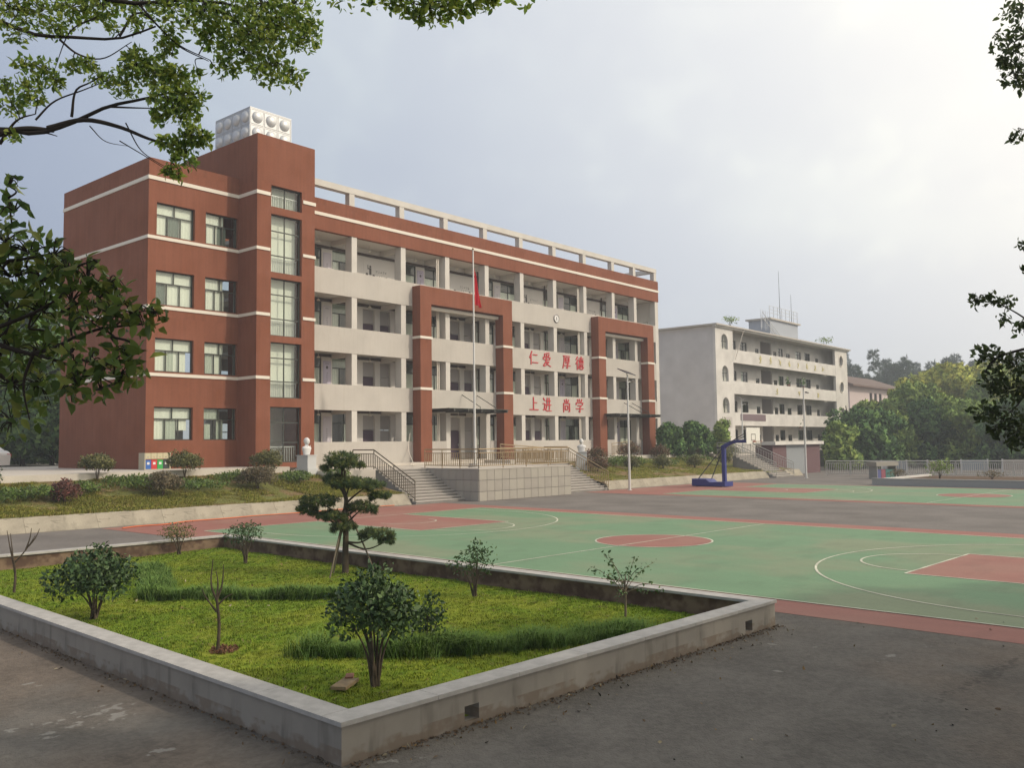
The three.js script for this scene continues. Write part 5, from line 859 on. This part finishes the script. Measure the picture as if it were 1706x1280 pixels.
const RT = [ // px, py of the foot, depth, height, width, palette, leaves, label
  [1404, 772, 92, 5.6, 3.6, 'far', 1500, 'slim light green tree at the right end of the white building'],
  [1448, 770, 96, 6.6, 6.6, 'dark', 3200, 'dark round tree just right of the white building'],
  [1412, 770, 104, 8.2, 5.2, 'dark', 1700, 'ragged dark tree against the corner of the white building'],
  [1496, 772, 100, 6.2, 5, 'far', 1800, 'small light green tree behind the bin station'],
  [1520, 768, 112, 10.6, 8, 'far', 2600, 'open crowned tree before the tiled roof house'],
  [1560, 770, 100, 7.4, 8, 'dark', 3000, 'dark bushy tree behind the middle of the fence'],
  [1590, 766, 128, 15.2, 15, 'yellow', 7500, 'broad yellow green tree towering at the right'],
  [1655, 766, 140, 16.0, 14, 'yellow', 6000, 'tall yellow green tree behind the broad one'],
  [1628, 772, 98, 8.6, 9, 'far', 3200, 'mid green bushy tree behind the right half of the fence'],
  [1700, 775, 92, 7.6, 9, 'dark', 3000, 'dark bushy tree at the right end of the fence'],
  [1668, 770, 112, 12.5, 10, 'far', 3200, 'tall mid green tree at the right edge behind the fence'],
  [1452, 770, 116, 8.6, 7.5, 'far', 2600, 'light green tree hiding the left foot of the tiled roof house'],
  [1494, 770, 120, 9.2, 8, 'yellow', 2800, 'yellow green tree before the windows of the tiled roof house'],
  [1690, 770, 104, 9.5, 9, 'yellow', 2800, 'light green tree rising behind the right end of the fence'],
  [1760, 772, 110, 14, 12, 'dark', 3000, 'dark tall tree cut by the right picture edge'],
];
RT.forEach((a, i) => { const p = at(a[0], a[1], a[2]); p.y = 0; tree(a[5] === 'yellow' ? 'light_green_tree' : 'bushy_tree', a[7], 'trees behind the white fence', p, a[3], a[4], { seed: 320 + i, n: a[6], leaf: a[2] > 105 ? .5 : .38, pal: PAL[a[5]], clear: a[3] > 10 ? .2 : .06, blobs: a[3] > 10 ? 30 : 18, cl: a[3] > 10 ? .2 : .25 }); });
{ // far pine wood on rising ground
  const r = rng(61), hill = new THREE.SphereGeometry(1, 48, 24, 0, 6.3, 0, Math.PI / 2).scale(190, 21, 80), c = at(1620, 700, 300); const hm = mesh('hill', hill, std([.05, .07, .035], 1)); hm.position.set(c.x, -1, c.z); hm.rotation.y = .8; struct('hill', hm);
  const li = []; for (let i = 0; i < 130; i++) { const px = 1395 + r() * 420, dep = 215 + r() * 70, p = at(px, 700, dep), base = 15 + r() * 3 - (dep < 240 ? 3 : 0), h = 8 + r() * 6, w = 3 + r() * 2.4; for (let k = 0; k < 150; k++) { const u = Math.pow(r(), .7), a = r() * 6.28, rad = w * (1 - u * .72) * Math.sqrt(r()); li.push([V(p.x + Math.cos(a) * rad, base + u * h - 4, p.z + Math.sin(a) * rad), .9, V(Math.cos(a), .5, Math.sin(a))]); } }
  const m = scatter('pine_wood', LG.sprigN, M.leafFar, null, li, 62, [[.06, .10, .062], [.07, .11, .062], [.048, .082, .055]]); m.name = numbered('pine_wood'); scene.add(m); tag(m, 'bluish far pine wood along the skyline behind the tiled roof house', 'wood', null, 'stuff');
}
// left: dark trees behind the pavement, a parked car
[[-10, 26, 15, 14], [40, 24, 13, 11], [84, 28, 13, 12], [-70, 24, 14, 13], [-10, 20, 8, 8]].forEach(([px, h, w, hh], i) => { const p = at(px, 740, 70 + i * 3); p.y = 2; tree('dark_tree', ['tall dark tree behind the parked white car', 'dark tree in the middle of the shaded row left of the school', 'dark tree touching the dark end wall of the school', 'dark tree at the left picture edge', 'low dark undergrowth tree beneath the shaded row'][i], 'shaded trees left of the school', p, i === 4 ? 8 : [13, 15, 14, 14][i], w, { seed: 350 + i, n: 4200, leaf: .5, pal: PAL.dark, clear: .03, blobs: 26 }); });
[[-20, 62], [38, 60], [88, 62]].forEach(([px, d], i) => { const p = at(px, 760, d); p.y = 2; shrub('dark_hedge', ['dark hedge mass behind the white car', 'dark hedge mass in the middle left of the school', 'dark hedge mass against the dark end wall'][i], 'hedge left of the school', p, 6.5, 4.6, { seed: 380 + i, n: 2600, leaf: .4, geo: LG.clump, pal: PAL.dark, mat: M.leafFar, blobs: 16, clear: 0, shell: .3 }); });
{
  const t = thing('white_car', 'white parked car partly hidden at the left picture edge', 'car', V(18.2, 2.0, -55.5), 2.1), wt = std([.68, .68, .68], .25), s = new THREE.Shape(); s.moveTo(-2.2, .32); s.lineTo(-2.25, .8); s.quadraticCurveTo(-2.2, .98, -1.9, 1.0); s.quadraticCurveTo(-1.2, 1.5, -.5, 1.5); s.lineTo(.35, 1.48); s.quadraticCurveTo(.9, 1.35, 1.25, 1.0); s.quadraticCurveTo(2.1, .92, 2.2, .7); s.lineTo(2.22, .34); s.lineTo(-2.2, .32);
  new MB().add(new THREE.ExtrudeGeometry(s, { depth: 1.55, bevelEnabled: true, bevelSize: .08, bevelThickness: .1, bevelSegments: 4, curveSegments: 12 }).translate(0, 0, -.775)).build('body', wt, t);
  const gl = new THREE.Shape([[-1.55, 1.03], [-1.0, 1.36], [-.45, 1.45], [.3, 1.43], [.75, 1.25], [1.05, 1.02]].map(p => new THREE.Vector2(...p))); for (const s1 of [-1, 1]) new MB().add(new THREE.ExtrudeGeometry(gl, { depth: .02, bevelEnabled: false }).translate(0, 0, s1 * .885 - .01)).build('side_window', std([.02, .02, .025], .1), t);
  new MB().span(-1.0, .0, -.01, .01, -.62, .62).build('rear_window', std([.02, .02, .025], .1), t); t.children[t.children.length - 1].position.set(-1.08, 1.27, 0); t.children[t.children.length - 1].rotation.z = .58; t.children[t.children.length - 1].scale.x = .7;
  for (const s1 of [-1, 1]) { new MB().span(-2.32, -2.2, .72, .88, s1 * .7 - .17, s1 * .7 + .17).build('tail_light', std([.4, .015, .03], .3), t); for (const x of [-1.35, 1.35]) { const w = new MB().add(new THREE.CylinderGeometry(.32, .32, .2, 24).rotateX(Math.PI / 2).translate(x, .32, s1 * .8)).build('wheel', std([.02, .02, .02], .9), t); new MB().add(new THREE.CylinderGeometry(.19, .19, .03, 16).rotateX(Math.PI / 2).translate(x, .32, s1 * .9)).build('rim', M.galv, w); } }
}
{ // orange hose along the foot of the concrete toe
  const p = [[14.6, -34.6], [15.4, -35.0], [16.4, -34.9], [17.6, -35.5], [19.5, -35.55], [21, -35.75], [23.4, -35.6], [26, -35.85], [28.8, -35.8]].map(([x, z]) => K(x, z, .05)); tag(new MB().tube(p, .022, .022, 6).build(numbered('orange_hose'), std([.62, .13, .03], .6), scene), 'orange hose lying along the foot of the concrete toe', 'hose');
}

// ------------------------------------------------------------------ near camphor trees: trunks just outside the frame, their boughs reach into it
function camphor(name, label, foot, trunk, limbs, clusters, leaf, seed, o = {}) {
  const t = thing(name, label, 'tree', foot), q = (p, dx = 0) => p.clone().sub(foot), m = new MB(), r = rng(seed);
  m.tube(trunk.map(p => q(p)), o.r0 || .22, o.r1 || .12, 10); m.build('trunk', o.bark || M.bark, t);
  const b = new MB(); for (const [pts, ra, rb] of limbs) b.tube(pts.map(p => q(p)), ra, rb, 6);
  const li = [];
  for (const [c, rad, n] of clusters) {
    const C = q(c); for (let i = 0; i < n; i++) { let d; do d = V(r() * 2 - 1, r() * 2 - 1, r() * 2 - 1); while (d.lengthSq() > 1); const p = C.clone().add(V(d.x * rad, d.y * rad * (o.flat || .8), d.z * rad)); li.push([p, leaf, V((r() - .5) * 1.2, -.55 + r() * .9, (r() - .5) * 1.2)]); if (o.twigs && i % o.twigs === 0) b.tube([C.clone().add(V(d.x * rad * .1, d.y * rad * .1, d.z * rad * .1)), C.clone().lerp(p, .55).add(V(0, .03, 0)), p], .005, .002, 3); }
  }
  const nodes = []; for (const [pts] of limbs) { const cv = new THREE.CatmullRomCurve3(pts.map(p => q(p))); for (let i = 4; i <= 16; i++) nodes.push(cv.getPoint(i / 16)); }
  clusters.slice(0, o.tied || 999).forEach(([c]) => { const C = q(c); let best = null, bd = 9; for (const n of nodes) { const d = n.distanceTo(C); if (d < bd) { bd = d; best = n; } } if (best && bd < 1.6 && bd > .05) { const m1 = best.clone().lerp(C, .5).add(V((r() - .5) * .12, (r() - .5) * .16, (r() - .5) * .12)); b.tube([best, m1, C], .007, .0025, 4); nodes.push(m1); } });
  b.build('branch', o.limb || M.barkDark, t);
  scatter('foliage', LG.leaf, o.mat || M.leaf, t, li, seed + 3, o.pal || PAL.camphor);
  if (o.over) { const l2 = []; for (const [c, rad, n] of o.over) for (let i = 0; i < n; i++) { const a = r() * 6.28, h = r() * 2 - 1, k = rad * Math.cbrt(r()), g = Math.sqrt(1 - h * h); l2.push([q(c).add(V(Math.cos(a) * g * k, h * k * .8, Math.sin(a) * g * k)), .26, V(0, .3, 0)]); } scatter('foliage', LG.clump, M.leaf, t, l2, seed + 9, o.pal || PAL.camphor); }
  return t;
}
{ // upper left
  const D = 9, a = (x, y, d = D) => at(x, y, d), foot = at(-420, 700, 9.4); foot.y = 0;
  const top = foot.clone().setY(7.2);
  const L = [
    [[foot.clone().setY(5.2), a(-160, 260), a(0, 216), a(60, 222), a(120, 205), a(180, 178), a(240, 165), a(300, 150)], .06, .010],
    [[a(80, 214), a(140, 200), a(200, 212), a(250, 232), a(300, 244, 8.8)], .03, .008], [[a(0, 222), a(50, 215), a(90, 218)], .045, .02], [[a(60, 222), a(78, 222), a(96, 227)], .012, .004],
    [[a(120, 195), a(128, 150), a(150, 138), a(180, 120)], .016, .004], [[a(60, 200), a(90, 170), a(140, 150), a(190, 130)], .012, .004],
    [[foot.clone().setY(6.4), a(-120, 10), a(0, 36), a(60, 58), a(120, 62), a(200, 64), a(260, 44)], .05, .009], [[a(100, 66), a(130, 90), a(170, 98), a(220, 70)], .012, .004],
    [[a(200, 60), a(230, 20, 9.2), a(300, 76), a(350, 100)], .014, .004], [[foot.clone().setY(7), a(-60, -60), a(80, -25), a(230, 6), a(300, 0), a(400, 12), a(470, 50)], .06, .010], [[a(230, 5), a(270, 50), a(300, 78), a(348, 102)], .012, .004], [[a(340, 5), a(400, 40), a(450, 110)], .02, .005], [[a(210, 205), a(235, 250), a(262, 270), a(280, 280)], .007, .003], [[a(150, 210), a(175, 235), a(215, 244)], .006, .002], [[a(0, 240), a(30, 200), a(60, 190)], .02, .006], [[a(200, 235), a(250, 265), a(280, 284)], .006, .003],
    [[a(180, 178), a(230, 180), a(285, 181)], .012, .003], [[a(160, 30), a(120, 50), a(90, 120)], .01, .003],
  ];
  const cl = [[20, 14, 9, .30, 200], [70, 20, 9.2, .30, 210], [120, 12, 9, .28, 180], [170, 8, 9.1, .22, 120], [30, 55, 8.8, .16, 60], [100, 50, 9, .12, 46], [150, 4, 9.6, .3, 160], [240, 6, 9.3, .28, 170], [290, 10, 9, .26, 160],
    [340, 22, 9, .30, 230], [390, 30, 9, .33, 300], [430, 60, 8.8, .31, 290], [470, 44, 9, .30, 260], [505, 62, 8.9, .2, 130], [400, 88, 9, .26, 210], [450, 112, 8.9, .24, 190], [484, 128, 8.8, .15, 90], [440, 6, 9.1, .33, 260], [490, 8, 9, .27, 180], [376, 112, 9.1, .15, 70], [520, 40, 9, .09, 36], [350, 62, 9.1, .16, 90],
    [282, 62, 9, .16, 100], [275, 84, 9, .12, 60], [225, 40, 9, .10, 40], [188, 48, 9, .07, 26], [330, 120, 9, .05, 16], [225, 95, 9, .14, 70],
    [230, 112, 9, .21, 160], [265, 122, 9, .22, 180], [205, 140, 9, .2, 130], [292, 128, 8.9, .18, 140], [318, 160, 8.8, .18, 150], [280, 165, 8.8, .22, 180], [310, 190, 8.8, .17, 140], [268, 195, 8.8, .11, 60], [322, 228, 8.7, .16, 130], [340, 232, 8.7, .10, 60], [292, 240, 8.7, .14, 80], [310, 262, 8.7, .14, 90], [270, 236, 8.7, .07, 26], [285, 284, 8.6, .10, 46], [296, 294, 8.6, .06, 20],
    [75, 118, 9, .17, 90], [95, 138, 9, .11, 44], [40, 108, 9, .12, 46], [125, 110, 9, .12, 56], [50, 150, 9, .17, 90], [20, 178, 9, .16, 70], [8, 140, 9.1, .12, 50], [60, 165, 9, .11, 40], [165, 130, 9, .12, 50], [24, 226, 9, .09, 30], [150, 105, 9, .1, 40]].map(c => [a(c[0], c[1], c[2]), c[3] * .95, Math.round(c[4] * 1.5)]);
  camphor('camphor_tree', 'camphor tree whose fine leaved boughs hang into the upper left sky', foot, [foot.clone().setY(-.2), foot.clone().setY(2.6).add(V(.1, 0, 0)), foot.clone().setY(5.2), top], L, cl, .060, 501, { twigs: 16 });
}
{ // left middle: a nearer bough with larger, darker leaves
  const D = 4.4, a = (x, y, d = D) => at(x, y, d), foot = at(-900, 900, 4.2); foot.y = 0;
  const L = [[[foot.clone().setY(3.4), a(-300, 500), a(-40, 560), a(60, 590), a(140, 555), a(190, 545), a(240, 540)], .035, .005], [[a(-40, 560), a(60, 520), a(110, 490), a(150, 470)], .014, .003], [[a(60, 590), a(120, 610), a(160, 625), a(190, 640)], .010, .003], [[foot.clone().setY(4), a(-240, 420), a(-20, 440), a(20, 380), a(15, 330)], .025, .004], [[a(-20, 440), a(50, 430), a(95, 420)], .012, .003], [[a(120, 560), a(118, 520), a(140, 500)], .006, .002], [[a(60, 580), a(40, 640), a(50, 700)], .01, .003], [[a(190, 545), a(222, 522), a(262, 518)], .005, .002]];
  const cl = [[14, 310, 4.4, .07, 12], [24, 350, 4.4, .11, 22], [10, 400, 4.4, .17, 60], [50, 420, 4.4, .16, 60], [90, 425, 4.4, .12, 40], [20, 460, 4.5, .2, 90], [70, 470, 4.5, .18, 80], [112, 450, 4.3, .13, 44], [146, 462, 4.3, .12, 36], [180, 470, 4.3, .09, 22], [196, 482, 4.3, .05, 10], [20, 520, 4.6, .2, 90], [70, 520, 4.5, .17, 70], [120, 500, 4.3, .12, 34], [165, 495, 4.3, .1, 26], [150, 535, 4.2, .11, 30], [190, 530, 4.2, .11, 34], [222, 525, 4.2, .12, 44], [252, 528, 4.2, .08, 24], [20, 580, 4.7, .2, 80], [70, 590, 4.6, .18, 70], [118, 590, 4.4, .12, 34], [150, 602, 4.3, .12, 38], [186, 605, 4.2, .12, 44], [216, 600, 4.2, .11, 34], [200, 632, 4.2, .10, 28], [130, 640, 4.3, .11, 28], [116, 655, 4.3, .06, 12], [170, 650, 4.2, .07, 14], [20, 640, 4.9, .22, 80], [60, 640, 4.8, .17, 60], [20, 700, 5, .2, 60]].map(c => [a(c[0], c[1], c[2]), c[3], Math.round(c[4] * .95)]);
  camphor('camphor_tree', 'nearer camphor bough with larger dark leaves across the left edge', foot, [foot.clone().setY(-.2), foot.clone().setY(1.8), foot.clone().setY(3.4), foot.clone().setY(5)], L, cl, .064, 521, { twigs: 5, pal: [[.14, .215, .05], [.18, .26, .06], [.09, .15, .04], [.27, .31, .08]], mat: M.leaf, r0: .16, r1: .1 });
}
{ // upper centre: only the lowest tips hang into view
  const a = (x, y, d = 7.5) => at(x, y, d), foot = at(-200, 900, 6); foot.set(1.2, 0, 2.2);
  const cl = [[655, -4, 7.5, .12, 40], [690, 6, 7.5, .17, 100], [720, 14, 7.4, .17, 110], [752, 8, 7.5, .16, 100], [700, 30, 7.4, .07, 26], [770, 20, 7.4, .06, 20], [800, -4, 7.6, .16, 90], [820, 2, 7.5, .07, 24], [620, -6, 7.5, .07, 16], [720, -40, 7.6, .5, 500], [600, -60, 7.8, .5, 420], [850, -60, 7.8, .45, 350]].map(c => [a(c[0], c[1], c[2]), c[3], c[4]]);
  const over = [], e = camera.matrixWorld.elements, r = rng(14); // the rest of this crown spreads over the viewer, above the view
  for (let i = 0; i < 90; i++) { const an = r() * 6.28, rd = Math.sqrt(r()) * 7, p = V(1.6 + Math.cos(an) * rd, 7 + r() * 3.6, 3.4 + Math.sin(an) * rd * .75), d = p.clone().sub(camera.position), f = -(d.x * e[8] + d.y * e[9] + d.z * e[10]), u = d.x * e[4] + d.y * e[5] + d.z * e[6]; if (f > 0 && (u - 1.35) / f < .45) continue; over.push([p, .95, 85]); }
  camphor('camphor_tree', 'camphor branch tips hanging from the top edge of the view', foot, [foot.clone().setY(-.2), foot.clone().setY(3), foot.clone().setY(6), foot.clone().setY(9)], [[[foot.clone().setY(6.5), V(3, 8.8, -1.5), a(720, -90), a(720, -10)], .06, .008], [[V(3, 8.8, -1.5), a(620, -80), a(650, -10)], .03, .006], [[V(3, 8.8, -1.5), a(840, -80), a(800, -10)], .03, .006]], cl, .068, 541, { twigs: 14, over });
}
{ // right edge, and the crown outside the frame that shades the near ground
  const a = (x, y, d = 12) => at(x, y, d), foot = at(1960, 900, 12.6); foot.y = 0;
  const L = [[[foot.clone().setY(4.0), a(1800, 560), a(1706, 582), a(1660, 596), a(1640, 620)], .06, .010], [[a(1760, 570), a(1690, 520), a(1640, 496)], .02, .005], [[foot.clone().setY(6.5), a(1840, 60), a(1740, 40), a(1690, 70)], .07, .01], [[foot.clone().setY(6), a(1780, 240), a(1700, 215)], .03, .006], [[foot.clone().setY(5), a(1800, 410), a(1700, 408)], .02, .005], [[a(1740, 600), a(1690, 680), a(1660, 700)], .02, .005]];
  const cl = [[1700, 20, 12, .26, 130], [1682, 70, 12, .24, 130], [1698, 100, 12, .25, 130], [1672, 100, 12, .1, 34], [1690, 130, 12, .17, 70], [1704, 140, 12, .12, 40], [1700, 226, 12, .12, 44], [1688, 232, 12, .05, 12], [1702, 408, 12, .08, 24], [1704, 448, 12, .06, 16],
    [1628, 500, 12, .11, 40], [1650, 498, 12, .13, 50], [1676, 504, 12, .1, 34], [1672, 530, 12, .09, 28], [1702, 546, 12, .13, 46], [1640, 590, 12, .14, 60], [1660, 600, 12, .2, 100], [1690, 610, 12, .22, 120], [1650, 640, 12, .16, 70], [1676, 650, 12, .22, 120], [1704, 650, 12, .2, 100], [1640, 690, 12, .18, 80], [1672, 700, 12, .22, 110], [1700, 710, 12, .22, 110], [1690, 735, 12, .16, 60], [1655, 720, 12, .1, 30]].map(c => [a(c[0], c[1], c[2]), c[3] * 1.1, c[4]]);
  const over = [], r = rng(88); for (let i = 0; i < 46; i++) { const an = r() * 6.28, rd = Math.sqrt(r()) * 3.9; over.push([V(15.9 + Math.cos(an) * rd, 5.6 + r() * 4.4, 6.6 + Math.sin(an) * rd), .95, 75]); }
  camphor('camphor_tree', 'camphor tree whose dark leaved boughs reach in from the right edge', foot, [foot.clone().setY(-.2), foot.clone().setY(3).add(V(.2, 0, .2)), V(15.9, 5.4, 1.4), V(15.9, 8.5, 5)], L, cl, .082, 561, { over, twigs: 12, pal: [[.065, .095, .03], [.09, .12, .036], [.045, .07, .025]], r0: .28, r1: .1 });
  // more of the row of camphors behind the viewer
  const far = (x, z, h, w, s, label) => tree('camphor_tree', label, 'camphors behind the viewer', V(x, 0, z), h, w, { seed: s, n: 5200, leaf: .3, pal: PAL.camphor, clear: .42, blobs: 26, geo: LG.clump, mat: M.leaf, shell: .2 });
  far(9.2, 3.4, 9.8, 6.6, 571, 'camphor tree standing behind the viewer, nearer one'); far(21.5, 7.2, 10, 8, 572, 'camphor tree at the playground side, out of the view to the right'); 
}

scene.traverse(o => { if (o.isMesh) { o.castShadow = true; o.receiveShadow = true; } });
renderer.render(scene, camera);
